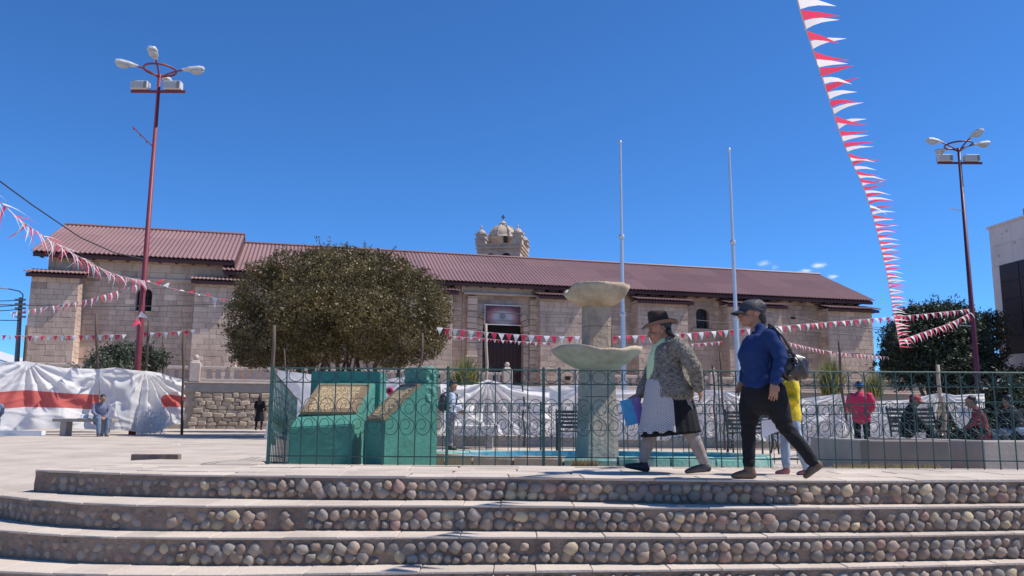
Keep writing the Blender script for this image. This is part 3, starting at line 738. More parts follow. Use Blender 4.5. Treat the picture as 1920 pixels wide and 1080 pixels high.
def leaf_obj(name, V, n, tint, m, parent):
    inv = np.array(WM[parent].inverted()); V = V@inv[:3, :3].T+inv[:3, 3]
    me = bpy.data.meshes.new(name); me.vertices.add(4*n); me.vertices.foreach_set('co', V.astype(np.float32).ravel())
    me.loops.add(4*n); me.loops.foreach_set('vertex_index', np.arange(4*n, dtype=np.int32)); me.polygons.add(n)
    me.polygons.foreach_set('loop_start', np.arange(0, 4*n, 4, dtype=np.int32)); me.update(calc_edges=True); me.materials.append(m)
    a = me.attributes.new('tint', 'FLOAT', 'FACE'); a.data.foreach_set('value', tint.astype(np.float32))
    return obj(name, me, parent)
def limbs(name, base, targets, r0, parent, m, split=.35, seed=1, kinks=5):
    random.seed(seed); g = MB()
    for (bx, by, tgt, r) in targets:
        p0 = Vector((base.x+bx, base.y+by, base.z)); p1 = Vector(tgt); pts = []; n = kinks+1
        for i in range(n+1):
            t = i/n; p = p0.lerp(p1, t); p += Vector((random.uniform(-1, 1), random.uniform(-1, 1), 0))*.08*(p1-p0).length*math.sin(math.pi*t)*.6; pts.append(p)
        g.tube(pts, [r*(1-.75*i/n) for i in range(n+1)], 7)
        for q in range(2):
            i = random.randint(2, n-1); e = pts[i]+Vector((random.uniform(-1, 1), random.uniform(-1, 1), random.uniform(.5, 1.2)))*random.uniform(.5, 1.1)
            g.tube([pts[i], (pts[i]+e)/2+Vector((0, 0, -.05)), e], [r*.4, r*.28, r*.1], 5)
    return g.build(name, m, parent, world=True, sm=True)
TYc = 26.0
def TP(x, y, dy=0): return atY(x, y, TYc+dy)
tb = TP(640, 800); tb.z = -.15
tree = thing('tree', 'broad round olive-leaved tree with many thin trunks left of centre', 'tree', tb)
S = TYc/FPX
lobes = []
for (x, y, rx, ry, dy) in [(640, 550, 120, 70, .2), (505, 560, 62, 58, .2), (765, 570, 66, 62, -.3), (575, 585, 70, 50, -1.6), (690, 590, 72, 48, -1.7), (462, 600, 36, 52, 0), (816, 582, 32, 52, .2), (560, 512, 66, 40, .3), (718, 515, 66, 38, .2), (640, 492, 62, 30, .3), (515, 640, 66, 36, -.8), (765, 632, 56, 32, -.6), (600, 632, 60, 26, -1.2), (690, 635, 50, 24, -1.4), (455, 640, 24, 34, .2), (822, 628, 20, 30, .3), (498, 508, 34, 18, -.3), (778, 520, 30, 18, -.3), (602, 482, 34, 14, 0), (690, 484, 36, 15, .4), (480, 672, 46, 18, .2), (548, 674, 50, 17, -.3), (735, 670, 56, 18, -.2), (610, 662, 40, 16, -1.0), (690, 660, 36, 14, -1.0), (800, 655, 26, 20, .1)]:
    p = TP(x, y, dy); lobes.append((p.x, p.y, p.z, rx*S, max(rx, ry)*S*1.5, ry*S))
V, n, ti = leaf_cloud(130000, lobes, .050, 3, .5, .36, sprigs=.5)
leaf_obj('crown', V, n, ti, M['leaf'], tree)
tg = []
random.seed(5)
for (x0, x1, y1, r) in [(590, 480, 600, .10), (600, 540, 560, .10), (612, 590, 520, .09), (640, 625, 540, .11), (655, 650, 500, .08), (668, 700, 540, .10), (690, 740, 560, .11), (700, 790, 590, .10), (625, 560, 600, .07), (646, 690, 590, .06), (676, 640, 570, .07), (706, 820, 630, .08), (660, 672, 560, .06), (632, 600, 575, .06)]:
    p = TP(x1, y1, random.uniform(-.9, .9)); q = TP(x0, 760, random.uniform(-.3, .3)); tg.append((q.x-tb.x, q.y-tb.y, p, r))
limbs('trunk', tb, tg, .1, tree, M['bark'], seed=9)

def simple_tree(label, px, Y, ell, n, size, m, seed, cat='tree', name='tree', zb=-.2, trunk_r=.12, nt_=4, asp=.38):
    b = atY(px, 780, Y); b.z = zb; t = thing(name, label, cat, b); S = Y/FPX; lb = []
    for (x, y, rx, ry, dy) in ell: p = atY(x, y, Y+dy); lb.append((p.x, p.y, p.z, rx*S, max(rx, ry)*S*.9, ry*S))
    V, k, ti = leaf_cloud(n, lb, size, seed, .55, asp); leaf_obj('crown', V, k, ti, m, t)
    random.seed(seed); tg = []
    for i in range(nt_):
        e = ell[i % len(ell)]; p = atY(e[0], e[1], Y+e[4]); tg.append((random.uniform(-.25, .25), random.uniform(-.2, .2), p, trunk_r))
    limbs('trunk', b, tg, trunk_r, t, M['bark'], seed=seed); return t
simple_tree('dark green leafy tree under the right street lamp', 1750, 36, [(1750, 640, 80, 60, 0), (1700, 650, 45, 60, -.4), (1800, 625, 50, 48, 0), (1740, 605, 60, 34, .3), (1690, 690, 36, 40, 0), (1770, 690, 70, 40, -.5), (1820, 680, 40, 50, .2), (1670, 670, 14, 40, 0), (1800, 588, 30, 20, 0), (1715, 590, 30, 18, 0), (1760, 580, 26, 14, 0)], 42000, .085, M['leaf_dark'], 11)
simple_tree('brownish green tree beside the pale building on the right', 1850, 38, [(1850, 660, 34, 50, 0), (1862, 620, 22, 36, 0), (1838, 700, 40, 40, 0), (1850, 600, 14, 16, 0), (1890, 725, 60, 34, 0), (1950, 720, 50, 40, 0), (1800, 730, 50, 30, 0)], 20000, .085, M['leaf_brown'], 13)
simple_tree('low grey-green shrub behind the striped white tarpaulin', 235, 30, [(200, 672, 34, 22, 0), (250, 665, 40, 24, .3), (290, 675, 26, 22, 0), (230, 690, 60, 16, -.2), (175, 685, 18, 12, 0), (215, 655, 18, 10, 0)], 9000, .065, M['leaf_grey'], 17, cat='shrub', name='shrub', zb=.3, trunk_r=.05)
simple_tree('smaller tree standing behind the broad round tree', 590, 32, [(590, 560, 90, 60, 0), (540, 590, 60, 50, 0), (640, 585, 60, 55, 0), (590, 625, 80, 30, 0), (520, 620, 30, 30, 0)], 16000, .075, M['leaf'], 19, zb=-.1)
simple_tree('dark bush behind the seated people at the right edge', 1880, 20.5, [(1885, 765, 60, 50, 0), (1830, 790, 45, 36, 0), (1940, 770, 50, 60, 0), (1800, 800, 26, 26, .2)], 15000, .06, M['leaf_dark'], 23, cat='shrub', name='shrub', trunk_r=.05)
def tuft(label, px, py, Y, hh, wpx, n, seed, m='blade'):
    random.seed(seed); b = atY(px, py, Y); t = thing('grass_tuft', label, 'plant', b); S = Y/FPX; g = MB()
    for i in range(n):
        a = random.uniform(0, 2*math.pi); sp = abs(random.gauss(0, .5)); l = hh*random.uniform(.6, 1.1)
        d = Vector((math.cos(a)*sp, math.sin(a)*sp, 1)).normalized(); s = Vector((-math.sin(a), math.cos(a), 0))*.016
        p = Vector((random.gauss(0, .1), random.gauss(0, .1), 0)); mid = p+d*l*.6; tip = p+d*l+Vector((math.cos(a), math.sin(a), -.9))*sp*l*.28
        g.tint = random.uniform(.6, 1.5); g.add([p-s, p+s, mid+s*.7, mid-s*.7, tip], [(0, 1, 2, 3), (3, 2, 4)])
    g.build('blade', M[m], t); return t
tuft('spiky yellow-green grass tuft behind the draped tarpaulin left of the church door', 872, 748, 22.5, 1.25, 80, 520, 3)
tuft('spiky green grass tuft behind the tarpaulin right of the woman in blue', 1560, 742, 24, 1.15, 80, 480, 4)
tuft('smaller grass tuft beside the person in the red jacket', 1640, 745, 24.5, .8, 60, 300, 6)
def grass_patch(x0, x1, y, Y, n, h, m, seed):
    random.seed(seed); g = MB(); a = atY(x0, y, Y); b = atY(x1, y, Y)
    for i in range(n):
        p = a.lerp(b, random.random()); p.y += random.uniform(-.12, .12); p.z = zplaza(p.x, p.y)-.01; l = h*random.uniform(.3, 1); an = random.uniform(0, 6.28)
        s = Vector((math.cos(an), math.sin(an), 0))*.004; tip = p+Vector((random.gauss(0, .35), random.gauss(0, .35), 1))*l; g.tint = random.uniform(.6, 1.4)
        g.add([p-s, p+s, tip], [(0, 1, 2)])
    tag(g.build('grass', M[m]), kind='stuff')
grass_patch(1072, 1118, 868, 9.16, 900, .10, 'dry', 1); grass_patch(1560, 1760, 870, 9.2, 2200, .07, 'dry', 2); grass_patch(1600, 1730, 868, 9.25, 1000, .06, 'blade', 3); grass_patch(1120, 1560, 872, 9.12, 900, .035, 'dry', 4)

# ------------------------------------------------------------------ far things
random.seed(21)
h = MB(); h.grid(lambda u, v: (-420+840*u, 700+120*v, -2+ (8+26*max(0, noise.noise((u*5, .3, 2)))*1 + 10*smooth(.5, 0, u))*math.sin(math.pi*min(1, v*1.0))), 60, 8)
tag(h.build('hill', mat('hill_earth', (.16, .13, .11), .95, .2, .02), sm=True), kind='structure')
hb = thing('house', 'white tin-roofed shed at the far left behind the tarpaulin', 'shed', (atY(5, 700, 60).x-3, 60, 0))
m = MB(); m.box(-6, 0, 0, 3.2, 5, 4.0); m.build('wall', M['bld'], hb)
m = MB(); m.add([(-6.2, -.3, 5.6), (-1, -.3, 5.6), (4.6, -.3, 4.0), (4.6, 5.3, 4.0), (-1, 5.3, 5.6), (-6.2, 5.3, 5.6)], [(0, 1, 4, 5), (1, 2, 3, 4)]); m.add([(-6.2, -.3, 5.5), (-1, -.3, 5.5), (4.6, -.3, 3.9), (4.6, -.3, 4.0), (-1, -.3, 5.6), (-6.2, -.3, 5.6)], [(0, 1, 4, 5), (1, 2, 3, 4)]); m.build('roof', M['lamp_grey'], hb)
hb = thing('house', 'low grey flat-roofed building far behind between church and dark tree', 'house', (atY(1645, 700, 75).x, 75, 0))
m = MB(); m.box(-3.5, 0, 0, 8, 6, 4.55); m.build('wall', M['concrete_grey'], hb); m = MB(); m.box(-3.7, -.2, 4.55, 8.2, 6.2, 4.85); m.build('roof', M['lamp_dark'], hb)

# pale building on the right
pb_a = atY(1854, 430, 40); zt = pb_a.z; zbm = atY(1881, 707, 40).z
dirv = Vector((.30, -2.4, 0)).normalized()
bang = math.atan2(dirv.y, dirv.x)
bd = thing('building', 'pale concrete building with dark tinted windows at the right edge', 'building', (pb_a.x, pb_a.y, 0), bang)
# local x runs towards the camera along the visible face; local y outwards to the right is +? (left normal faces plaza)
LEN = 14
m = MB(); m.box(0, 0.0, zbm, LEN, 9, zt); m.box(-.12, -.06, zt, LEN, 9, zt+.12)
m.build('wall', M['bld'], bd)
m = MB(); m.box(.5, .35, -.3, LEN, 9, zbm); m.build('ground_floor', M['concrete_grey'], bd)
PW = 1.55
# facade panels (joints) and dark panes
wx0, wx1, wz0, wz1 = .55, 12.5, zbm+1.05, zt-1.95
zz = [zbm, wz0-.02]; 
m = MB(); m.box(wx0, -.05, wz0, wx1, .0, wz1); wf = m.build('window_band', M['iron'], bd)
nr = 5
for i in range(int((wx1-wx0)/1.3)):
    for j in range(nr):
        p = MB(); x = wx0+i*1.3; z0 = wz0+(wz1-wz0)*j/nr; z1 = wz0+(wz1-wz0)*(j+1)/nr
        p.box(x+.03, -.075, z0+.03, x+1.27, -.052, z1-.03); p.build('pane', M['bld_glass'], wf)
for i in range(5):
    for (z0, z1) in ((zbm+.01, wz0-.012), (wz1+.012, wz1+1.0), (wz1+1.01, zt-.01)):
        p = MB(); x0 = .01+i*1.5; p.bbox(x0+.006, -.03, z0+.006, x0+1.494, .0, z1-.006, .008); p.build('panel', M['bld'], bd)
p = MB(); p.bbox(.006, -.03, wz0-.002, wx0-.006, 0, wz1, .008); p.build('panel', M['bld'], bd)
h_ = MB()
random.seed(3)
for _ in range(12): x, z = random.uniform(.1, 1.8), random.uniform(zt-1.9, zt-.2); q = random.choice([.03, .04, .09]); h_.box(x, -.045, z, x+q, -.028, z+q)
h_.build('chipped_hole', M['joint'], bd)
p = MB(); p.box(2.0, .3, zt, 4.0, 1.6, zt+.55); p.build('roof_tank', M['lamp_dark'], bd)

# utility pole with lamp arm at far left, second pole, wires
def pole(label, name, px0, py0, px1, py1, Y, r0, r1, m, cat, group=None, bz=None, kink=.0, seed=0):
    a = atY(px0, py0, Y); b = atY(px1, py1, Y)
    if bz is not None: t = (bz-b.z)/(a.z-b.z); a = b+(a-b)*t
    o = thing(name, label, cat, a, group=group); random.seed(seed)
    pts = [a.lerp(b, k/6)+Vector((random.uniform(-kink, kink), 0, 0))*(0 < k < 6) for k in range(7)]
    MB().tube(pts, [r0+(r1-r0)*k/6 for k in range(7)], 8).build('shaft', m, o, world=True, sm=True); return o, a, b
up, a, b = pole('concrete utility pole with curved street lamp arm at far left', 'utility_pole', 32, 672, 39, 558, 48, .17, .11, M['lamp_dark'], 'pole', bz=0)
m = MB(); m.tube([atY(42, 566, 48), atY(43, 552, 48), atY(36, 546, 47.6), atY(18, 542, 47), atY(0, 540, 46.5)], .035, 6); m.build('lamp_arm', M['lamp_dark'], up, world=True)
m = MB()
for k in range(5): p = atY(38, 562+k*8, 47.8); m.box(p.x-.3, p.y-.05, p.z-.05, p.x+.3, p.y+.05, p.z+.05)
m.build('cross_arm', M['lamp_dark'], up, world=True)
pole('thin dark wooden pole at left corner of the church', 'wooden_pole', 46, 675, 51, 610, 28, .07, .05, M['wood'], 'pole', bz=-.1)
def wire(label, pts, r=.012, sag=0.):
    P = [atY(*p) for p in pts]; o = MB(); Q = []
    for i in range(len(P)-1):
        for k in range(6): Q.append(P[i].lerp(P[i+1], k/6)-Vector((0, 0, sag*4*(k/6)*(1-k/6))))
    Q.append(P[-1]); o = o.tube(Q, r, 4).build('power_line', M['wire']); tag(o, label, 'wire')
wire('dark cable drooping from the upper left to the left lamp post', [(-30, 318, 14), (60, 384, 18), (150, 445, 22), (215, 474, 25), (271, 486, 26.6)], .018)
wire('thin wire crossing low in front of the left church wall', [(-20, 571, 34), (160, 574, 36), (300, 574, 38), (470, 568, 40)], .02)
wire('thin wire crossing in front of the church door', [(820, 580, 40), (960, 588, 41), (1200, 590, 43), (1640, 632, 47)], .018)
wire('pale cable running right from behind the woman in blue', [(1380, 575, 44), (1447, 586, 44), (1540, 604, 44), (1700, 625, 44)], .022)
for k, (y0, y1) in enumerate(((566, 563), (578, 572), (586, 580), (600, 601))):
    wire(['topmost', 'second', 'third', 'lowest'][k]+' of the four wires ending at the far left utility pole', [(-40, y0, 44), (38, y1, 48)], .022)
wire('pair wire stretched between church and right hand tree', [(1630, 612, 52), (1700, 622, 52)], .02)

# ------------------------------------------------------------------ street lamps
def street_lamp(label, pb, top, rb, m, rz, arms, scale=1., hm=None):
    o = thing('street_lamp', label, 'street lamp', pb, group='tall plaza street lamps'); ax = (top-pb)
    z1 = ax.length; hm = hm or M['lamp_grey']
    MB().tube([(0, 0, 0), (0, 0, 2.5), (0, 0, z1-.15)], [rb, rb*.86, rb*.48], 10).build('pole', m, o, sm=True)
    r = .52*scale
    MB().tube([(r*math.cos(a), r*math.sin(a), z1) for a in [2*math.pi*k/24 for k in range(24)]], .035, 6, closed=True).build('ring', m, o)
    sp = MB()
    for k in range(4):
        a = rz+k*math.pi/2; d = Vector((math.cos(a), math.sin(a), 0)); sp.tube([Vector((0, 0, z1-.3)), d*r*.5+Vector((0, 0, z1-.12)), d*r+Vector((0, 0, z1)), d*(r+.24)+Vector((0, 0, z1+.07))], .03, 6)
    sp.build('spoke', m, o)
    for k in range(4):
        a = rz+k*math.pi/2; d = Vector((math.cos(a), math.sin(a), 0)); up = Vector((0, 0, 1)); ax_ = (d+up*.13).normalized(); s = d.cross(up)*-1; nn = ax_.cross(s).normalized()
        if nn.z < 0: nn = -nn
        b = d*(r+.18)+up*(z1+.055); hd = MB(); g = []
        for t, w_, h_ in ((0, .05, .04), (.10, .07, .055), (.26, .13, .075), (.55, .165, .085), (.70, .13, .07), (.74, .06, .04)):
            c = b+ax_*t; g.append([c+s*w_+nn*h_*.2, c+s*w_*.75+nn*h_*1.15, c-s*w_*.75+nn*h_*1.15, c-s*w_+nn*h_*.2, c-s*w_*.9-nn*h_*.35, c+s*w_*.9-nn*h_*.35])
        hd.rings(g); ho = hd.build('lamp_head', hm, o)
        q = MB(); rot = Matrix((ax_, s, nn)).transposed(); q.ell(b+ax_*.49-nn*.05, .22, .135, .12, 14, 8, rot); q.build('lamp_bowl', M['lamp_glass'], ho, sm=True)
    cb = MB(); cb.box(-.92, -.04, z1-.82, .92, .04, z1-.74); cb.build('crossbar', m, o)
    for sx in (-.62, .50):
        f = MB(); f.bbox(sx-.29, -.14, z1-.73, sx+.29, .12, z1-.44, .02); fo = f.build('floodlight', hm, o)
        g = MB(); g.box(sx-.26, -.155, z1-.70, sx+.13, -.142, z1-.47); g.build('floodlight_glass', M['lamp_glass'], fo)
        g = MB(); g.bbox(sx+.16, -.165, z1-.71, sx+.27, -.142, z1-.46, .01); g.build('floodlight_gear', M['lamp_dark'], fo)
        g = MB(); g.box(sx-.27, .12, z1-.69, sx+.27, .17, z1-.47); g.build('floodlight_fins', M['lamp_dark'], fo)
    return o, z1
def lean(o, pb, top):
    q = Vector((0, 0, 1)).rotation_difference((top-pb).normalized()); Mx = Matrix.Translation(pb) @ q.to_matrix().to_4x4(); o.matrix_local = Mx; WM[o] = Mx
tp = atY(300, 131, 26.6); pbm = atY(252, 760, 26.6); pbm = tp+(pbm-tp)*((-.1-tp.z)/(pbm.z-tp.z))
LL, z1 = street_lamp('tall red street lamp with four lamp heads on the left', pbm, tp, .115, M['pole_red'], R_(12), 4)
lean(LL, pbm, tp)
m = MB(); m.tube([(-.02, 0, z1-2.75), (-.55, -.5, z1-2.2)], .02, 5); 
for k in range(4): c = Vector((-.02-.16*k-.03, -.15*k, z1-2.72+.165*k)); m.tube([c, c+Vector((.02, 0, -.12))], .012, 4)
m.build('hook_arm', M['pole_red'], LL)
tp = atY(1797, 272, 33); pbm = atY(1831, 690, 33); pbm = tp+(pbm-tp)*((-.2-tp.z)/(pbm.z-tp.z))
LR, z1 = street_lamp('tall dark maroon street lamp with four lamp heads on the right', pbm, tp, .125, M['pole_red2'], R_(8), 4, hm=M['lamp_grey'])
lean(LR, pbm, tp)
m = MB(); m.tube([(0, 0, z1-2.85), (-.6, -.1, z1-2.75)], .02, 5); m.tube([(0, 0, z1-7.6), (-.6, -.1, z1-7.58)], .02, 5); m.build('hook_arm', M['lamp_grey'], LR)

# flagpoles
for (lb, x0, y0, x1, y1, Y) in (('left of the two bare grey flagpoles, behind the fountain', 1169, 700, 1163, 270, 23), ('right of the two bare grey flagpoles, behind the woman in blue', 1384, 700, 1367, 284, 23)):
    a = atY(x0, y0, Y); b = atY(x1, y1, Y); a = b+(a-b)*((-.2-b.z)/(a.z-b.z)); o = thing('flagpole', lb, 'flagpole', a, group='flagpoles beside the fountain')
    q = [a.lerp(b, t) for t in (0, .42, .425, .68, .685, 1)]
    MB().tube(q, [.075, .07, .055, .052, .042, .035], 10).build('shaft', M['steel'], o, world=True)
    m = MB()
    for t in (.42, .68): m.lathe([(.07, -.06), (.085, 0), (.07, .06)], 10, a.lerp(b, t))
    m.build('joint_collar', M['steel'], o, world=True)
    MB().ell(b+Vector((0, 0, .05)), .055, .055, .06, 8, 6).build('finial', M['steel'], o, world=True)

# wooden poles of the stalls
WP = [('leftmost thin wooden pole rising from the striped tarpaulin', 183, 690, 180, 588, 27, .05, 'wood'), ('leaning wooden pole right of the red lamp post', 274, 690, 280, 600, 27.2, .055, 'wood'),
      ('thin wooden pole behind the shrub', 305, 680, 306, 630, 30, .04, 'wood'), ('wooden pole at the right end of the striped tarpaulin', 343, 712, 345, 620, 27.4, .05, 'wood'),
      ('thick wooden pole left of the round tree trunks', 514, 700, 514, 610, 18.2, .05, 'wood'), ('thin wooden pole among the tree branches', 532, 700, 533, 655, 22, .025, 'wood'),
      ('brown wooden pole right of the tree', 790, 690, 792, 625, 21, .035, 'wood'), ('pale bent wooden pole in front of the church door', 914, 720, 911, 607, 21, .045, 'wood_pale'),
      ('thin wooden pole at the right of the church door', 982, 712, 982, 672, 21, .025, 'wood'), ('dark wooden pole right of the fountain shaft', 1146, 700, 1147, 616, 15, .028, 'wood'),
      ('thin short pole left of the woman in blue', 1337, 720, 1335, 686, 20, .025, 'wood'), ('taller thin pole left of the woman in blue', 1354, 740, 1350, 660, 20, .03, 'wood'),
      ('leaning wooden pole before the right end of the church', 1582, 742, 1573, 640, 20.5, .04, 'wood'), ('stout pale wooden pole before the dark tree', 1764, 738, 1758, 684, 20, .055, 'wood_pale')]
for i, (lb, x0, y0, x1, y1, Y, r, mm) in enumerate(WP): pole(lb, 'wooden_pole', x0, y0, x1, y1, Y, r, r*.8, M[mm], 'pole', 'wooden poles of the market stalls', bz=-.2, kink=.04, seed=i)

# ------------------------------------------------------------------ bunting
pen = {}
random.seed(31)
for key, mm in (('w', M['pen_w']), ('r', M['pen_r'])):
    pen[key] = []
    for k in range(5):
        cu = random.uniform(-.16, .16); tw_ = random.uniform(-.12, .12); m = MB(); n = 4; vs = []
        for j in range(n):
            t = j/n; wd = .5*(1-t)
            for s in (-1, 0, 1): vs.append((s*wd+tw_*t*t, cu*math.sin(t*4)+(.05 if s == 0 else 0)*(1-t)*(1 if k % 2 else -1), -t))
        vs.append((tw_, cu*math.sin(4.), -1)); f = []
        for j in range(n-1):
            for s in (0, 1): f.append((j*3+s, j*3+s+1, (j+1)*3+s+1, (j+1)*3+s))
        f += [((n-1)*3, (n-1)*3+1, n*3), ((n-1)*3+1, (n-1)*3+2, n*3)]
        m.add(vs, f); me = m.mesh('pennant', mm); me.polygons.foreach_set('use_smooth', [True]*len(me.polygons)); pen[key].append(me)
def bunting(label, ctrl, spacing, wid, ln, tip, jit=.25, skip=.0, sag=0., seed=1, start='w', r=.006):
    random.seed(seed); P = [atY(*c) for c in ctrl]; pts = []
    for i in range(len(P)-1):   # catmull-rom
        p0 = P[max(i-1, 0)]; p1 = P[i]; p2 = P[i+1]; p3 = P[min(i+2, len(P)-1)]
        for k in range(12):
            t = k/12; pts.append(.5*((2*p1)+(p2-p0)*t+(2*p0-5*p1+4*p2-p3)*t*t+(3*p1-p0-3*p2+p3)*t**3))
    pts.append(P[-1])
    o = thing('bunting', label, 'bunting', P[0], group='red and white pennant strings')
    MB().tube(pts, r, 4).build('cord', M['cord'], o, world=True)
    acc = 0.; nxt = spacing*.3; c = 0 if start == 'w' else 1; wind = 0
    for i in range(len(pts)-1):
        a, b = pts[i], pts[i+1]; L = (b-a).length
        while acc+L > nxt:
            p = a.lerp(b, (nxt-acc)/L); nxt += spacing*random.uniform(.92, 1.08); key = 'wr'[c % 2]; c += 1
            if random.random() < skip: continue
            x = (b-a).normalized(); td = Vector(tip)+Vector((random.gauss(0, jit), random.gauss(0, jit), random.gauss(0, jit*.7))); td = td-x*td.dot(x)*.85; td.normalize()
            z = -td; y = z.cross(x).normalized(); xx = y.cross(z)
            Mx = Matrix.Translation(p) @ Matrix((xx, y, z)).transposed().to_4x4() @ Matrix.Diagonal((wid*random.uniform(.85, 1.1), wid, ln*random.uniform(.85, 1.12), 1))
            obj('pennant', random.choice(pen[key]), o, Mx, world=True)
        acc += L
    return o
bunting('long pennant string streaming sideways from the top right down to the dark tree',
        [(1455, -420, 4.6), (1466, -160, 5.6), (1495, 0, 6.6), (1548, 165, 8.1), (1582, 268, 9.4), (1622, 360, 11.2), (1643, 430, 13), (1662, 510, 15.5), (1672, 570, 18), (1680, 610, 20), (1688, 652, 22)],
        .185, .165, .31, (1, .05, -.10), jit=.20, seed=3)
bunting('pennant string sagging from the upper left edge to the red lamp post', [(-60, 320, 9.5), (0, 378, 11), (60, 428, 13), (150, 482, 18), (215, 514, 22.5), (272, 527, 26.5)], .17, .15, .38, (.40, -.2, -1), jit=.55, seed=4)
bunting('thin pennant string running from the red lamp post right to the tree', [(274, 527, 26.5), (330, 543, 26.8), (380, 553, 27), (434, 566, 27.3)], .26, .16, .34, (1, -.1, -.15), jit=.3, seed=5)
bunting('pennant string dropping from the red lamp post to the far left pole', [(268, 530, 26.5), (215, 547, 29), (150, 565, 32), (90, 575, 35), (20, 586, 38)], .36, .24, .34, (-.2, -.1, -1), jit=.5, seed=6, skip=.1)
bunting('level pennant string in front of the left church buttress', [(-30, 627, 27), (60, 630, 27), (150, 629, 27), (236, 627, 27)], .21, .15, .20, (.1, -.1, -1), jit=.22, seed=7)
bunting('short pennant string between the two stall poles left of the tree', [(258, 622, 27.2), (300, 624, 27.2), (345, 620, 27.2), (362, 618, 27.2)], .22, .16, .21, (.1, -.1, -1), jit=.22, seed=8)
bunting('two drooping pennants hanging down the red lamp post', [(263, 585, 26.3), (260, 596, 26.3), (264, 612, 26.3)], .22, .2, .34, (.2, -.2, -1), jit=.25, seed=9)
bunting('long pennant string across the church door to the right lamp post', [(820, 614, 24.5), (900, 622, 24.8), (1000, 629, 25), (1090, 631, 25), (1200, 629, 25.4), (1300, 624, 26), (1420, 615, 27), (1540, 605, 28.5), (1640, 597, 30), (1740, 588, 31.5), (1822, 579, 33)], .235, .19, .25, (.12, -.1, -1), jit=.2, seed=10)
bunting('faint lower pennant string before the church door', [(835, 630, 34), (900, 634, 34), (970, 640, 34), (1034, 643, 34)], .17, .15, .14, (.1, -.1, -1), jit=.3, seed=11)
bunting('short bunched pennant string right of the woman in the hat', [(1296, 645, 30), (1325, 643, 30), (1353, 640, 30)], .12, .10, .17, (.2, -.1, -1), jit=.3, seed=12)
bunting('low pennant string from the woman in blue to the dark tree', [(1455, 638, 28), (1490, 645, 29), (1540, 656, 31), (1600, 664, 33), (1664, 669, 35)], .17, .14, .19, (.1, -.1, -1), jit=.32, seed=13)
bunting('short rising pennant string beneath the right lamp post', [(1694, 636, 29), (1740, 620, 30), (1780, 606, 31.5), (1822, 585, 33)], .24, .20, .30, (.35, -.1, -1), jit=.16, seed=14)

# ------------------------------------------------------------------ tarpaulins
def cloth(label, tops, bots, nu, nv, amp, seed, mats=None, stripe=None, poles=(), lean=0., cat='tarpaulin', name='tarpaulin', ragged=.0):
    nu = int(nu*1.5); nv = int(nv*1.4)
    T = [atY(*p) for p in tops]; B = [atY(*p) for p in bots]
    def interp(L, u):
        f = u*(len(L)-1); i = min(int(f), len(L)-2); return L[i].lerp(L[i+1], f-i)
    o = thing(name, label, cat, B[0], group='white cloths of the market stalls'); g = MB(); nrm = (T[-1]-T[0]).cross(Vector((0, 0, 1))).normalized()
    if nrm.y > 0: nrm = -nrm
    W = (T[-1]-T[0]).length; H = (T[0]-B[0]).length
    def fn(u, v):   # v 0 bottom .. 1 top
        t, b = interp(T, u), interp(B, u); p = b.lerp(t, v); d = 0.
        for (pu, pv, k, a) in poles:   # folds radiating from a tied point
            dx, dz = (u-pu)*W, (v-pv)*H; r = math.hypot(dx, dz); an = math.atan2(dx, -dz)
            d += a*math.sin(an*k+1.3*noise.noise((r*.8, seed, 0)))*math.exp(-r*.55)*min(1, r*2.5)*(1-v**6)
        d += amp*(noise.noise((u*W*.55+v*H*.5, v*H*1.0-u*W*.25, seed*3.7))*1.0+.5*noise.noise((u*W*1.6-v*H*1.2, v*H*2.2+u*W*.8, seed*9.1))+.2*noise.noise((u*W*4, v*H*4, seed)))*(1-v**8*.7)
        cq = noise.noise((u*W*.9-v*H*.9, u*W*.35+v*H*2.0, seed*5.3)); d += amp*.34*max(0, 1-abs(cq)*7)-amp*.16*max(0, 1-abs(noise.noise((u*W*1.3+v*H*.7, v*H*1.6-u*W*.4, seed*2.9)))*9)
        p = p+nrm*d
        if v == 0: p.z += ragged*noise.noise((u*W*3, seed, 1))
        return p
    vs = [fn(i/nu, j/nv) for j in range(nv+1) for i in range(nu+1)]; k = 0
    for j in range(nv):
        for i in range(nu):
            vm_ = (j+.5)/nv
            g.f.append([j*(nu+1)+i, j*(nu+1)+i+1, (j+1)*(nu+1)+i+1, (j+1)*(nu+1)+i]); g.t.append(1.)
            g.mi.append(1 if stripe and stripe[0] < vm_ < stripe[1] and stripe[2] <= (i+.5)/nu <= stripe[3] else 0)
    g.v = [tuple(v) for v in vs]
    g.build('cloth_sheet', mats or [M['cloth'], M['cloth_red']], o, world=True, sm=True); return o
cloth('white tarpaulin with a broad red stripe behind the seated man', [(-30, 683, 24.6), (48, 677, 25.3), (120, 690, 25.9), (186, 692, 26.6)], [(-30, 812, 24.4), (48, 806, 25.1), (120, 802, 25.6), (186, 806, 26.4)], 90, 44, .09, 2, stripe=(.33, .58, 0, 1), poles=[(.36, 1., 14, .13), (1., .95, 10, .10)])
cloth('plain white tarpaulin sheet beside the red lamp post', [(186, 692, 26.5), (215, 689, 26.2), (250, 694, 26.3), (272, 696, 26.6)], [(188, 808, 26.2), (215, 806, 25.9), (243, 808, 26.1), (262, 812, 26.3)], 60, 40, .10, 3, poles=[(1., 1., 12, .12), (0, .9, 8, .08)])
cloth('bunched white tarpaulin with torn red stripe left of the rubble wall', [(272, 695, 26.6), (300, 699, 27.0), (320, 706, 27.4), (344, 713, 27.8)], [(258, 813, 26.0), (298, 812, 26.3), (318, 797, 27.2), (344, 795, 27.8)], 70, 44, .10, 4, stripe=(.38, .62, .42, 1), poles=[(0.02, 1., 20, .20), (1, 1, 8, .06)])
m = MB()
random.seed(8)
tfr = thing('torn_netting', 'frayed whitish netting heaped at the foot of the bunched tarpaulin', 'netting', atY(285, 812, 25.8))
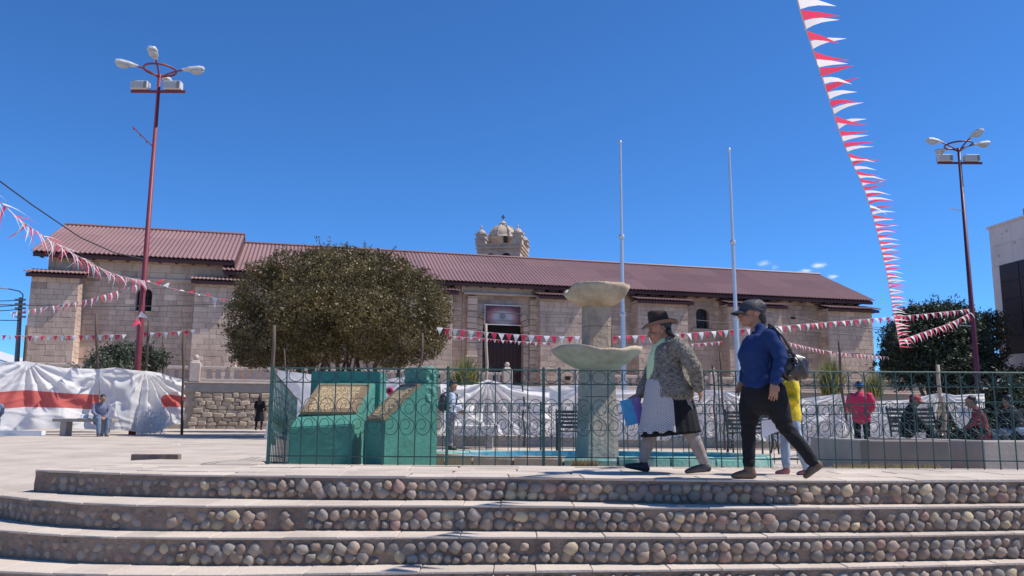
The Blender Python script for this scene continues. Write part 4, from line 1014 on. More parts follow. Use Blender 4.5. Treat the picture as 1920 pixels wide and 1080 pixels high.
for i in range(260):
    p = atY(random.uniform(262, 308), random.uniform(770, 812), 25.9+random.uniform(-.15, .15)); q = p+Vector((random.gauss(0, .12), random.gauss(0, .08), random.gauss(-.05, .12))); m.tube([p, (p+q)/2+Vector((random.gauss(0, .03), 0, random.gauss(0, .03))), q], .008, 3, cap=False)
m.build('fringe', M['cloth'], tfr, world=True)
cloth('shaded grey-white cloth left of the green monument', [(521, 694, 18), (545, 697, 18.0), (570, 700, 18.1), (592, 703, 18.2)], [(495, 822, 18.2), (530, 824, 18.1), (565, 826, 18.1), (592, 828, 18.2)], 30, 30, .05, 5, mats=[M['cloth_grey'], M['cloth_grey']])
cloth('narrow white cloth between the two green monuments', [(722, 712, 19), (745, 708, 19), (765, 707, 19), (790, 706, 19)], [(722, 800, 19), (745, 800, 19), (765, 800, 19), (790, 800, 19)], 30, 24, .07, 6, poles=[(1, 1, 10, .1)])
cloth('white tarpaulin sagging from the pale pole behind the standing man', [(826, 716, 20.2), (860, 722, 20.4), (885, 722, 20.6), (914, 712, 20.8), (960, 722, 21.0), (1030, 726, 21.2)], [(826, 815, 19.8), (860, 800, 20.2), (885, 802, 20.4), (917, 812, 20.7), (960, 816, 21.0), (1030, 817, 21.2)], 100, 40, .12, 7, poles=[(.60, 1., 16, .2), (0, .9, 9, .12)])
cloth('long grey-white plastic sheet behind the fountain', [(1030, 724, 21.0), (1090, 722, 20.8), (1150, 730, 20.8), (1230, 732, 20.9), (1350, 731, 21)], [(1030, 818, 21.1), (1090, 820, 20.9), (1150, 824, 20.9), (1230, 826, 20.9), (1350, 826, 21)], 120, 36, .13, 8, mats=[M['cloth_grey'], M['cloth']], poles=[(.98, 1., 16, .2), (.3, 1., 9, .15)])
cloth('plastic sheet with a bright fold behind the child in yellow', [(1350, 731, 21), (1420, 745, 20.9), (1500, 748, 20.7), (1578, 738, 20.6)], [(1350, 826, 21), (1420, 826, 20.8), (1500, 834, 20.4), (1610, 836, 20.2)], 90, 36, .13, 9, mats=[M['cloth_grey'], M['cloth']], poles=[(0., 1., 16, .2), (1., 1., 14, .18)])
cloth('white sheet rising to a peak behind the red-capped person', [(1578, 741, 20.6), (1640, 752, 20.4), (1700, 750, 20.2), (1762, 736, 20)], [(1600, 836, 20.4), (1640, 838, 20.3), (1700, 838, 20.1), (1752, 822, 20)], 80, 32, .1, 10, poles=[(1., 1., 18, .2), (0, 1, 8, .1)])
cloth('white tent flap right of the stout pale pole', [(1762, 736, 20), (1790, 741, 19.9), (1820, 739, 19.7), (1846, 738, 19.5)], [(1795, 800, 19.6), (1806, 806, 19.6), (1830, 770, 19.6), (1846, 765, 19.5)], 40, 28, .08, 11, poles=[(0., 1., 14, .16)])

# ------------------------------------------------------------------ fountain and pool
fb = atY(1120, 853, 11.5)
FX, FY = fb.x, 11.5
ft = thing('fountain', 'weathered concrete fountain with two chipped bowls on a square pillar', 'fountain', (FX, FY, -.2))
fr_ = R_(17)
def sqring(h, z, rot, jit=.0): return [(h*math.cos(rot+a)*1.414, h*math.sin(rot+a)*1.414, z) for a in [R_(45+90*k) for k in range(4)]]
zof = lambda py: atY(1120, py, 11.5).z+.2
zl0, zl1 = zof(690), zof(646); zu0, zu1 = zof(572), zof(527)
def pillar(h0, h1, z0, z1, name):
    g = MB(); n = 14; rows_ = []; per = 32
    for j in range(n+1):
        t = j/n; h = h0+(h1-h0)*t; z = z0+(z1-z0)*t; ring = []
        for k in range(per):
            a = fr_+2*math.pi*k/per; c, s = math.cos(a-fr_), math.sin(a-fr_); q = 14.; rr = h/((abs(c)**q+abs(s)**q)**(1/q))
            rr *= 1+.018*noise.noise((c*3, s*3, z*5))+.010*noise.noise((c*9, s*9, z*16)); ring.append((rr*math.cos(a), rr*math.sin(a), z))
        rows_.append(ring)
    g.rings(rows_); return g.build(name, M['concrete'], ft)
# each shaft is two/three cast blocks with recessed joints
h_l = .262; h_u = .235
pillar(.235, .226, 0, .55, 'shaft_block'); pillar(.226, .212, .558, 1.0, 'shaft_block'); pillar(.212, .196, 1.008, zl0+.05, 'shaft_block')
pillar(.166, .164, zl0+.2, zl1+.24, 'shaft_block'); pillar(.164, .162, zl1+.247, zu0+.1, 'shaft_block')
def bowl(name, R, z0, z1, rimfn, r0, seed):
    g = MB(); seg = 64; outer = []; inner = []
    prof = [(0, 0), (.12, .2), (.3, .45), (.55, .72), (.8, .92), (1, 1)]
    for (tz, tr) in prof:
        ring = []
        for k in range(seg):
            a = 2*math.pi*k/seg; rim = rimfn(a); r = r0+(R-r0)*(tr**.8); r *= 1+.02*noise.noise((math.cos(a)*2, math.sin(a)*2, tz*2+seed))
            z = z0+(z1-z0)*tz*(rim); 
            ring.append((r*math.cos(a)*(1-.1*(1-rim)), r*math.sin(a)*(1-.1*(1-rim)), z+.012*noise.noise((math.cos(a)*5, math.sin(a)*5, seed+tz*3))))
        outer.append(ring)
    for (tz, tr) in prof[::-1]:
        ring = []
        for k in range(seg):
            a = 2*math.pi*k/seg; rim = rimfn(a); r = max(.02, (r0+(R-r0)*(tr**.8))-.07); z = z0+.07+(z1-z0-.07)*tz*rim
            ring.append((r*math.cos(a)*(1-.1*(1-rim)), r*math.sin(a)*(1-.1*(1-rim)), z))
        inner.append(ring)
    g.rings(outer+inner); return g.build(name, M['concrete_bowl'], ft, sm=True)
def gauss(a, c, w_): d = (a-c+math.pi) % (2*math.pi)-math.pi; return math.exp(-(d/w_)**2)
bowl('lower_bowl', .635, zl0-.02, zl1-.04, lambda a: 1-.12*gauss(a, R_(185), .4)-.24*gauss(a, R_(272), .30)-.20*gauss(a, R_(300), .25)-.05*gauss(a, R_(80), .8), .22, 1)
bowl('upper_bowl', .48, zu0-.03, zu1-.08, lambda a: 1-.42*gauss(a, R_(200), .30)-.30*gauss(a, R_(172), .3)-.05*gauss(a, R_(20), .5), .19, 2)
# pool
pl = thing('pool', 'round painted fountain basin with stone kerb inside the railing', 'pool', (FX, FY+.1, -.2))
ro, ri = 2.32, 2.08; seg = 48
g = MB(); g.rings([[(r*math.cos(2*math.pi*k/seg), r*math.sin(2*math.pi*k/seg), z+.012*noise.noise((k*.7, r*3, 1))) for k in range(seg)] for r, z in ((ri, .02), (ri, .20), (ri+.03, .235), (ro-.02, .24), (ro, .22), (ro, .0))], cap=False)
# kerb stones as separate pieces
for k in range(24):
    a0 = 2*math.pi*k/24+.006; a1 = 2*math.pi*(k+1)/24-.006; g2 = MB(); rings_ = []
    j = random.uniform(-.012, .012)
    for q in range(4):
        a = a0+(a1-a0)*q/3; c, s = math.cos(a), math.sin(a); zk = j+.235-.045*s; rings_.append([(r*c, r*s, z) for r, z in ((ri, .0), (ri, zk-.025), (ri+.02, zk), (ro-.02, zk), (ro, zk-.025), (ro+.01, .0))])
    g2.rings(rings_); am = math.degrees((a0+a1)/2)
    front_left = 200 < am < 262
    g2.build('kerb_stone', M['concrete'] if front_left else M['pool_rim'], pl)
g = MB(); g.rings([[(r*math.cos(2*math.pi*k/seg), r*math.sin(2*math.pi*k/seg), z) for k in range(seg)] for r, z in ((.25, .03), (ri-.03, .03), (ri-.012, .06), (ri-.012, .19))], cap=False); g.build('painted_basin', M['pool'], pl)

# ------------------------------------------------------------------ green monuments
def plaque(parent, o, ux, uy, un, w_, h_, seed, rows=17):
    random.seed(seed); g = MB(); g.obox(o+un*.015, ux*w_/2, uy*h_/2, un*.014); p = g.build('plaque', M['bronze'], parent, world=True)
    e = MB()
    for s in (-1, 1): e.obox(o+ux*s*(w_/2-.012)+un*.031, ux*.012, uy*h_/2, un*.004); e.obox(o+uy*s*(h_/2-.012)+un*.0315, ux*(w_/2-.025), uy*.012, un*.004)
    e.build('plaque_rim', M['bronze'], p, world=True)
    t = MB()
    for r in range(rows):
        v = (h_*.82)*(.5-(r+.5)/rows); x = -w_*.41+random.uniform(0, .03); end = w_*.41-random.uniform(0, .1)
        if r == rows-1: end = 0
        while x < end:
            for c in range(random.randint(2, 8)):
                if x > end: break
                cw = random.choice([.009, .011, .013]); hh = h_*.82/rows*.34
                cc = o+ux*(x+cw/2)+uy*v+un*.0315
                k = random.random()
                if k < .4: t.obox(cc, ux*cw*.42, uy*hh, un*.003)
                elif k < .7: t.obox(cc-ux*cw*.3, ux*cw*.14, uy*hh, un*.003); t.obox(cc+uy*hh*.7, ux*cw*.42, uy*hh*.25, un*.0031)
                else: t.obox(cc, ux*cw*.15, uy*hh, un*.003); t.obox(cc-uy*hh*.7, ux*cw*.42, uy*hh*.25, un*.0031)
                x += cw*1.22
            x += .014
    t.build('raised_lettering', M['brass'], p, world=True)
    b = MB()
    for sx in (-1, 1):
        for sy in (-1, 1): c = o+ux*sx*(w_/2-.03)+uy*sy*(h_/2-.03)+un*.036; b.ell(c, .016, .016, .012, 8, 5)
    b.build('plaque_bolt', M['bronze'], p, world=True)
    return p
def lumpy(m, pts, faces, sub, amp, seed):
    bm = bmesh.new(); vv = [bm.verts.new(p) for p in pts]
    for f in faces: bm.faces.new([vv[i] for i in f])
    bmesh.ops.bevel(bm, geom=bm.edges[:], offset=.012, segments=2, affect='EDGES')
    bmesh.ops.subdivide_edges(bm, edges=[e for e in bm.edges if e.calc_length() > .05], cuts=sub, use_grid_fill=True)
    bm.normal_update()
    for v in bm.verts: v.co += v.normal*amp*(noise.noise(v.co*4+Vector((seed, 0, 0)))+(.4 if amp < .015 else 1.6)*noise.noise(v.co*17))
    bm.verts.index_update(); m.add([v.co[:] for v in bm.verts], [[v.index for v in f.verts] for f in bm.faces]); bm.free()
# first: wide lectern block with back slab; profile in (depth, z) extruded across
mo1 = thing('monument', 'wide green painted monument block with broad bronze plaque', 'monument', (-2.19, 9.5, -.02))
p_fl = atY(543, 802, 9.5); p_fr = atY(664, 795, 9.52); 
xa, xb = p_fl.x, p_fr.x
zf = (p_fl.z+p_fr.z)/2; tl = atY(596, 719, 10.75); trt = atY(703, 718, 10.75)
zs = (tl.z+trt.z)/2; zt_ = atY(710, 696, 10.75).z
for nm, pr, xo in (('base_block', None, 0),):
    g = MB(); X0, X1 = xa, xb; X0b, X1b = tl.x, trt.x
    pts = [(X0, 9.5, -.05), (X1, 9.53, -.05), (X1b, 11.0, -.05), (X0b, 11.0, -.05), (X0, 9.5, p_fl.z), (X1, 9.53, p_fr.z), (X1b, 10.78, zs), (X0b, 10.78, zs), (X1b, 11.0, zs), (X0b, 11.0, zs)]
    lumpy(g, pts, [(0, 1, 5, 4), (4, 5, 6, 7), (7, 6, 8, 9), (1, 2, 8, 6, 5), (3, 0, 4, 7, 9), (2, 3, 9, 8), (3, 2, 1, 0)], 6, .008, 1)
    g.build('base_block', M['green'], mo1, world=True, sm=False)
g = MB(); xs0 = atY(583, 705, 10.8).x; xs1 = trt.x+.06
pts = [(xs0, 10.80, -.05), (xs1, 10.80, -.05), (xs1, 11.35, -.05), (xs0, 11.35, -.05), (xs0, 10.80, zt_), (xs1, 10.80, zt_), (xs1, 11.35, zt_), (xs0, 11.35, zt_)]
lumpy(g, pts, [(0, 1, 5, 4), (1, 2, 6, 5), (2, 3, 7, 6), (3, 0, 4, 7), (4, 5, 6, 7), (3, 2, 1, 0)], 5, .007, 2); g.build('back_slab', M['green'], mo1, world=True)
ux = Vector((1, .03, 0)).normalized(); A_ = Vector(((xa+xb)/2, 9.5, zf)); B_ = Vector(((tl.x+trt.x)/2, 10.78, zs)); uyv = (B_-A_).normalized(); un = ux.cross(uyv).normalized(); uyv2 = uyv
plaque(mo1, A_.lerp(B_, .57)+Vector((-.0, 0, 0)), ux, uyv, un, .66, .93, 3)
# second: rotated block, narrow face to the front left
th = R_(35); sd_ = Vector((math.cos(th), math.sin(th), 0)); wd_ = Vector((-math.sin(th), math.cos(th), 0)); B0 = Vector((-1.40, 9.22, 0))
mo2 = thing('monument', 'narrower green monument turned sideways with chipped upper corner and bronze plaque', 'monument', B0+sd_*.3+wd_*.27+Vector((0, 0, -.02)))
Wd = .53; Ls = .68; zf2 = .455; zs2 = .91; zt2 = 1.08; Lb = .50
def q(s, w__, z): return tuple(B0+sd_*s+wd_*w__+Vector((0, 0, z)))
g = MB(); pts = [q(0, 0, -.05), q(Ls, 0, -.05), q(Ls, Wd, -.05), q(0, Wd, -.05), q(0, 0, zf2), q(Lb, 0, zs2), q(Ls, 0, zs2-.08), q(Ls, Wd, zs2), q(Lb, Wd, zs2), q(0, Wd, zf2)]
lumpy(g, pts, [(0, 1, 6, 5, 4), (1, 2, 7, 6), (2, 3, 9, 8, 7), (3, 0, 4, 9), (4, 5, 8, 9), (5, 6, 7, 8), (3, 2, 1, 0)], 6, .008, 5); g.build('base_block', M['green'], mo2, world=True)
g = MB(); pts = [q(Lb+.004, -.004, zs2-.20), q(Ls+.004, -.004, zs2-.28), q(Ls+.004, Wd+.004, zs2-.2), q(Lb+.004, Wd+.004, zs2-.2), q(Lb+.004, -.004, zt2), q(Ls+.004, -.004, zt2), q(Ls+.004, Wd+.004, zt2), q(Lb+.004, Wd+.004, zt2)]
lumpy(g, pts, [(0, 1, 5, 4), (1, 2, 6, 5), (2, 3, 7, 6), (3, 0, 4, 7), (4, 5, 6, 7), (3, 2, 1, 0)], 12, .018, 9); g.build('chipped_back_slab', M['green_chip'], mo2, world=True)
A_ = Vector(q(0, Wd/2, zf2)); B_ = Vector(q(Lb, Wd/2, zs2)); uyv = (B_-A_).normalized(); ux = -wd_; un = ux.cross(uyv).normalized()
plaque(mo2, A_.lerp(B_, .47)+ux*.03, ux, uyv, un, .44, .60, 4)
pf = thing('flower', 'single pink artificial flower hanging between the green monuments', 'flower', atY(731, 733, 11.6))
g = MB(); 
for k in range(7): a = k*.9; g.ell((.03*math.cos(a), 0, .03*math.sin(a)), .028, .015, .028, 8, 5)
g.build('petals', mat('pink_petal', (.75, .08, .16), .6, .1), pf)
g = MB(); g.ell((0, -.02, .0), .018, .012, .018, 8, 5); g.build('flower_centre', M['black'], pf); g = MB(); g.tube([(0, 0, 0), (.02, .02, -.3), (0, .03, -.9)], .005, 5); g.build('stem', M['green'], pf)

# ------------------------------------------------------------------ railings
def scroll_pts(h, w_):   # S scroll centred at origin, total height h, width w_
    P = []; a = h/4; rx = w_/2
    for k in range(9, 0, -1):   # inner curl of upper loop
        t = k/9; ang = R_(0)-t*R_(290); rr = 1-t*.72; P.append((rx*.45*(1-rr)+rx*.92*rr*math.cos(ang), a+a*.95*rr*math.sin(ang)))
    for k in range(13): ang = R_(0+k*17.5); P.append((rx*.95*math.cos(ang), a+a*.95*math.sin(ang)))
    Q = [(-x, -y) for x, y in P[::-1]]
    return P+Q
def railing(label, pts, zb, H, sp, name='railing', rp=.007, posts=(), scroll=True, lean=0., rr=.0036):
    o = thing(name, label, 'railing', (*pts[0], zb[0]), group='green iron railings round the fountain')
    cum = [0]
    for i in range(len(pts)-1): cum.append(cum[-1]+math.dist(pts[i], pts[i+1]))
    tot_ = cum[-1]
    def at(s):
        s = min(max(s, 0), tot_-1e-6); i = max(k for k in range(len(cum)-1) if cum[k] <= s); t = (s-cum[i])/(cum[i+1]-cum[i])
        a, b = Vector((*pts[i], zb[i])), Vector((*pts[i+1], zb[i+1])); return a.lerp(b, t), (b-a).normalized()
    n = int(round(tot_/sp)); sp = tot_/n
    z_top, z_mid, z_low = H, H-.155, .09
    for zz, r in ((z_top, .009), (z_mid, .007), (z_low, .007)):
        g = MB()
        for i in range(len(pts)-1): g.tube([(*pts[i], zb[i]+zz), (*pts[i+1], zb[i+1]+zz)], r, 6)
        g.build('rail', M['fence'], o, world=True)
    th = 2*math.pi
    pk = MB().tube([(0, 0, 0), (0, 0, H)], rp, 6).mesh('picket', M['fence'])
    rg = MB().tube([((sp/2-.012)*math.cos(th*k/20), 0, .068*math.sin(th*k/20)) for k in range(20)], rr, 4, closed=True).mesh('ring', M['fence'])
    sc_ = MB().tube([(x, 0, z) for x, z in scroll_pts(.40, sp-.012)], rr, 4).mesh('scroll', M['fence'])
    pst = MB().tube([(0, 0, -.05), (0, 0, H+.03)], .016, 8).mesh('post', M['fence'])
    for k in range(n+1):
        p, d = at(k*sp); R4 = Matrix.Translation(p) @ Matrix.Rotation(math.atan2(d.y, d.x), 4, 'Z')
        if k in posts: obj('post', pst, o, R4, world=True)
        else: obj('picket', pk, o, R4 @ Matrix.Rotation(random.uniform(-.012, .012), 4, 'Y'), world=True)
        if k < n:
            p, d = at((k+.5)*sp); R4 = Matrix.Translation(p) @ Matrix.Rotation(math.atan2(d.y, d.x), 4, 'Z')
            obj('ring', rg, o, R4 @ Matrix.Translation((0, 0, H-.0775)), world=True)
            if scroll: obj('scroll', sc_, o, R4 @ Matrix.Translation((0, 0, .515)), world=True)
    return o
fl = atY(518, 874, 9.0); 
frx = [(-2.60, 8.98), (-.62, 9.02), (.37, 9.06), (7.3, 8.9)]
railing('long green iron railing with rings and scrolls along the front of the fountain', frx, [0, 0, 0, 0], 1.03, .175, posts=(0, 11, 17, 18))
railing('short green railing running back beside the wide monument', [(-2.60, 9.0), (-3.35, 13.0)], [0, -.22], 1.0, .20, posts=(0,))
railing('far green railing behind the fountain and the planter wall', [(-3.2, 14.2), (1, 14.3), (5.2, 13.9), (8.2, 12.2)], [-.22, -.21, -.21, -.15], .97, .185, posts=(0, 20, 40))

# planter wall on the right
pw = thing('planter', 'low grey concrete planter wall inside the right railing', 'planter', (4.4, 10.3, -.2))
m = MB(); m.bbox(0, 0, 0, 1.0, .25, .47, .015); m.build('front_wall', M['planter'], pw)
m = MB(); m.bbox(0, .25, 0, .22, 2.0, .468, .015); m.build('side_wall', M['concrete_grey'], pw)
m = MB(); m.box(.22, .25, 0, 1.0, 1.9, .30); m.build('soil', M['joint'], pw)
pw2 = thing('planter', 'paler concrete block at the right edge behind the railing', 'planter', (5.84, 10.35, -.2), R_(14))
m = MB(); m.bbox(0, 0, 0, 2.4, .3, .47, .015); m.build('front_wall', M['concrete_grey'], pw2); m = MB(); m.bbox(.0, .3, 0, .3, 2.2, .468, .015); m.build('side_wall', M['concrete_grey'], pw2)
kb = thing('kerb', 'long low concrete kerb under the white tarpaulins', 'kerb', (1, 21, -.2))
m = MB(); m.bbox(-3.8, .0, 0, 8, .25, .27, .02); m.build('kerb_edge', M['concrete_grey'], kb)
kb = thing('kerb', 'whitewashed low kerb at left in front of the striped tarpaulin', 'kerb', atY(60, 815, 24.6))
m = MB(); a = atY(-40, 812, 24.2); b = atY(92, 812, 24.9); m.box(a.x-kb.location.x, -.1, -.15, b.x-kb.location.x, .12, .12); m.build('kerb_edge', M['white'], kb)

a_ = atz(245, 858, -.02); b_ = atz(340, 858, -.02); dk = thing('kerb_stone', 'low block coloured dark in place of a shaded hole in the open ground left of the green railing', 'kerb', a_)
m = MB(); m.bbox(0, 0, -.05, b_.x-a_.x, .10, .045, .008); m.build('stone', M['mortar'], dk)  # dark mortar colour paints the shade of a hole onto this block
for k_, (x_, y_) in enumerate(((60, 823), (1785, 946), (330, 835))):
    q_ = atz(x_, y_, -.12 if y_ < 900 else -.2); lt_ = thing('litter', ['white scrap of litter on the ground before the left bench', 'tiny white paper scrap on the second tread at right', 'pale crumpled scrap on the ground left of the rubble wall shade'][k_], 'litter', q_)
    m = MB(); f_ = .09 if y_ < 900 else .018; m.grid(lambda u, v: ((u-.5)*f_*2, (v-.5)*f_, f_*.45*abs(noise.noise((u*3, v*3, k_*4.)))+.004), 6, 4); m.build('scrap', M['paper'], lt_)
# benches
def stone_bench(label, px, Y, w_, zg):
    c = atY(px, 800, Y); o = thing('stone_bench', label, 'bench', (c.x, Y, zg))
    m = MB(); m.bbox(-w_/2, -.22, .42, w_/2, .22, .52, .015); m.build('slab', M['concrete_grey'], o)
    for s in (-1, 1): m = MB(); m.bbox(s*w_*.32-.09, -.18, 0, s*w_*.32+.09, .18, .42, .01); m.build('leg', M['concrete_grey'], o)
    return o
stone_bench('grey stone bench under the seated man at left', 160, 24.6, 1.75, -.1)
sb = stone_bench('stone bench half covered by white cloth behind the standing man', 890, 20.0, 1.1, -.2)
m = MB().grid(lambda u, v: (-.57+1.14*u, -.26 if v < .4 else -.26+(v-.4)*.9, .30+.24*min(1, v/.4)+.02*noise.noise((u*5, v*3, 1))), 12, 8); o = m.build('bench_cloth', M['cloth'], sb)
def iron_bench(label, px, py, Y, w_, zg, rz=0.):
    c = atY(px, py, Y); o = thing('iron_bench', label, 'bench', (c.x, Y, zg), rz, group='slatted iron benches round the fountain')
    for k in range(5): m = MB(); m.box(-w_/2, .2+.03*k, .50+.085*k, w_/2, .225+.03*k, .555+.085*k); m.build('back_slat', M['wood'], o)
    for k in range(4): m = MB(); m.box(-w_/2, -.22+.105*k, .42, w_/2, -.22+.105*k+.085, .45); m.build('seat_slat', M['wood'], o)
    for s in (-1, 1):
        x = s*(w_/2-.02); m = MB(); m.tube([(x, -.25, 0), (x, -.2, .2), (x, -.22, .42), (x, .2, .42), (x, .26, .7), (x, .34, .93)], .02, 6); m.tube([(x, .2, .42), (x, .16, .2), (x, .28, 0)], .02, 6)
        m.tube([(x, -.24, .42), (x, -.26, .62), (x, -.1, .66), (x, .22, .64)], .018, 6)
        m.tube([(x, .1*math.cos(a), .2+.1*math.sin(a)) for a in [2*math.pi*k/12 for k in range(12)]], .012, 5, closed=True); m.build('side_frame', M['iron'], o)
    return o
iron_bench('slatted iron bench seen behind the fountain pillar', 1085, 800, 18.6, 1.0, -.2)
iron_bench('slatted iron bench behind the legs of the woman in blue', 1410, 805, 18.0, 1.0, -.2)
iron_bench('slatted iron bench under the red-capped person', 1722, 805, 17.2, 1.0, -.12)

#PEOPLE
# ------------------------------------------------------------------ people
def loft(mb, pts, rad, side=(0, 1, 0), seg=16, e=2.0):
    pts = [Vector(p) for p in pts]; n = len(pts); side = Vector(side)
    rad = [(r, r) if not hasattr(r, '__len__') else r for r in rad]
    T = [(pts[min(i+1, n-1)]-pts[max(i-1, 0)]).normalized() for i in range(n)]
    P = []
    k = min(rad[0]); P += [(pts[0]-T[0]*k*.62, T[0], .35, rad[0]), (pts[0]-T[0]*k*.42, T[0], .75, rad[0])]
    P += [(pts[i], T[i], 1., rad[i]) for i in range(n)]
    k = min(rad[-1]); P += [(pts[-1]+T[-1]*k*.42, T[-1], .75, rad[-1]), (pts[-1]+T[-1]*k*.62, T[-1], .35, rad[-1])]
    rings = []
    for p, t, s, (ra, rb) in P:
        a = side-t*side.dot(t)
        if a.length < .15: a = Vector((1, 0, 0))-t*t.x
        a.normalize(); b = t.cross(a); ring = []
        for q in range(seg):
            c, sn = math.cos(2*math.pi*q/seg), math.sin(2*math.pi*q/seg); f = 1 if e == 2 else (abs(c)**e+abs(sn)**e)**(-1/e)
            ring.append(p+a*(c*ra*s*f)+b*(sn*rb*s*f))
        rings.append(ring)
    mb.rings(rings); return mb
TMP = bpy.data.scenes.new('workbench_scene'); TMPO = None
def remesh(mb, vox, name, mats, parent, smooth_it=3, wr=0., wf=12., fold=None):
    global TMPO
    me = mb.mesh('tmp', mats)
    if TMPO is None:
        TMPO = bpy.data.objects.new('tmp', me); TMP.collection.objects.link(TMPO)
        md = TMPO.modifiers.new('r', 'REMESH'); md.mode = 'VOXEL'; md.use_smooth_shade = True; TMPO.modifiers.new('s', 'SMOOTH').factor = .5
    o = TMPO; o.data = me; o.modifiers[0].voxel_size = vox; o.modifiers[1].iterations = smooth_it
    TMP.view_layers[0].update(); dg = TMP.view_layers[0].depsgraph; m2 = bpy.data.meshes.new_from_object(o.evaluated_get(dg)); m2.name = name
    if wr or fold:
        n = len(m2.vertices); co = np.empty(3*n, np.float32); no = np.empty(3*n, np.float32); m2.vertices.foreach_get('co', co); m2.vertex_normals.foreach_get('vector', no); co = co.reshape(-1, 3); no = no.reshape(-1, 3)
        dd = np.zeros(n, np.float32)
        for i in range(n):
            c = Vector(co[i].tolist())
            if wr: dd[i] = wr*(noise.noise(c*wf)+.5*noise.noise(c*wf*2.3))
            if fold: dd[i] += fold(c)
        m2.vertices.foreach_set('co', (co+no*dd[:, None]).ravel()); m2.update()
    m2.materials.clear()
    for m in (mats if isinstance(mats, list) else [mats]): m2.materials.append(m)
    m2.polygons.foreach_set('use_smooth', [True]*len(m2.polygons))
    return obj(name, m2, parent)
def head_parts(mb, c, Rm, s=1.):
    c = Vector(c); T = lambda x, y, z: c+Rm @ Vector((x, y, z))*s
    def E(x, y, z, a, b, d): mb.ell(T(x, y, z), a*s, b*s, d*s, 14, 8, Rm)
    E(-.012, 0, .030, .098, .077, .084); E(.022, 0, -.028, .068, .062, .080); E(.030, 0, -.072, .050, .046, .036); E(.068, 0, -.092, .020, .023, .017)
    loft(mb, [T(.086, 0, .014), T(.099, 0, -.008), T(.110, 0, -.028)], [.009*s, .0115*s, .014*s], Rm @ Vector((0, 1, 0)), 10)
    E(.098, 0, -.034, .016, .018, .009); E(.090, 0, -.056, .010, .023, .007); E(.088, 0, -.068, .010, .020, .008)
    for q in (-1, 1): E(.076, q*.030, .020, .015, .026, .008); E(.056, q*.043, -.032, .030, .022, .024); E(-.012, q*.078, -.010, .018, .010, .031)
def eyes(c, Rm, s, parent):
    for q in (-1, 1):
        m = MB(); m.ell(Vector(c)+Rm @ Vector((.0835, q*.031, .002))*s, .007*s, .013*s, .006*s, 10, 6, Rm); m.build('eye', M['hair'], parent, sm=True)
def hand(mb, wpos, d, n, s=1., curl=.5, thumb=1):
    wpos = Vector(wpos); d = Vector(d).normalized(); n = Vector(n); n = (n-d*n.dot(d)).normalized(); sd = d.cross(n)
    loft(mb, [wpos-d*.02*s, wpos+d*.02*s, wpos+d*.055*s, wpos+d*.085*s], [(.022*s, .017*s), (.032*s, .016*s), (.040*s, .014*s), (.038*s, .012*s)], sd, 12)
    for k, (o, l) in enumerate(((-.030, .062), (-.010, .074), (.011, .078), (.031, .068))):
        p = wpos+d*.082*s+sd*o*s; pts = [p-d*.02*s]; dr = (d+sd*o*2.0).normalized(); 
        for j in range(3):
            ang = curl*(j+.4)*.55; q = dr*math.cos(ang)+n*math.sin(ang); pts.append(pts[-1]+q*(l*.40 if j else l*.40+.02)*s*(1-.1*j))
        loft(mb, pts, [.0088*s, .0086*s, .008*s, .007*s], sd, 8)
    t = sd*(.036*thumb); p = wpos+d*.025*s+t*.7*s
    loft(mb, [p, p+(d*.6+sd*thumb*.75+n*.3).normalized()*.032*s, p+(d*.6+sd*thumb*.75+n*.3).normalized()*.032*s+(d*.95+sd*thumb*.15+n*.35).normalized()*.035*s], [.012*s, .011*s, .009*s], n, 8)
def shoe(mb, an, toe, heel, h=.06, wdt=.042, s=1.):
    an, toe, heel = Vector(an), Vector(toe), Vector(heel); f = (toe-heel).normalized(); up = Vector((0, 0, 1)); up = (up-f*up.dot(f)).normalized(); sd = up.cross(f)
    L = (toe-heel).length
    loft(mb, [heel+f*.02+up*.028*s, heel+f*L*.25+up*.034*s, heel+f*L*.5+up*.034*s, heel+f*L*.75+up*.026*s, toe-f*.02+up*.019*s], [(.031*s, .027*s), (.035*s, .034*s), (.038*s, .032*s), (wdt*s, .024*s), (.030*s, .015*s)], sd, 14, 2.8)
    loft(mb, [heel+f*L*.22+up*.03*s, an], [(.036*s, .045*s), (.038*s, .042*s)], sd, 12)
YAX = Vector((0, 1, 0))
def RM(pitch=0., yaw=0., roll=0.): return Matrix.Rotation(R_(yaw), 3, 'Z') @ Matrix.Rotation(R_(pitch), 3, 'Y') @ Matrix.Rotation(R_(roll), 3, 'X')
def tors(mb, rings, k=1., dk=0.): return loft(mb, [(cx, cy, z) for z, cx, cy, hd, hw in rings], [(hw*k+dk, hd*k+dk) for z, cx, cy, hd, hw in rings], YAX, 20, 2.25)
def arm(mb, J, sd, rr): return loft(mb, J['arm'+sd], rr, (1, 0, 0), 14)
def leg(mb, J, sd, rr): return loft(mb, J['leg'+sd], rr, YAX, 14)
def make_body(t, J, torso, skin, vox, s=1., armr=(.055, .05, .043, .036, .026), legr=(.075, .062, .05, .052, .034), hs=1.):
    b = MB(); tors(b, torso, .86); Rm = J['headR']; head_parts(b, J['head'], Rm, J.get('hs', s))
    loft(b, [J['neck'], Vector(J['neck']).lerp(Vector(J['head']), .5)+Vector((-.012, 0, 0)), Vector(J['head'])+Rm @ Vector((-.02, 0, -.03))*s], [.056*s, .05*s, .05*s], YAX, 14)
    for sd in 'LR':
        arm(b, J, sd, [r*s for r in armr][:len(J['arm'+sd])]); leg(b, J, sd, [r*s for r in legr][:len(J['leg'+sd])])
        w_, d, n, th, cu = J['hand'+sd]; hand(b, w_, d, n, hs, cu, th); an, toe, heel = J['foot'+sd]; shoe(b, an, Vector(toe), Vector(heel), s=s*.85)
    o = remesh(b, vox, 'body', skin, t, 2); eyes(J['head'], Rm, J.get('hs', s), o); return o
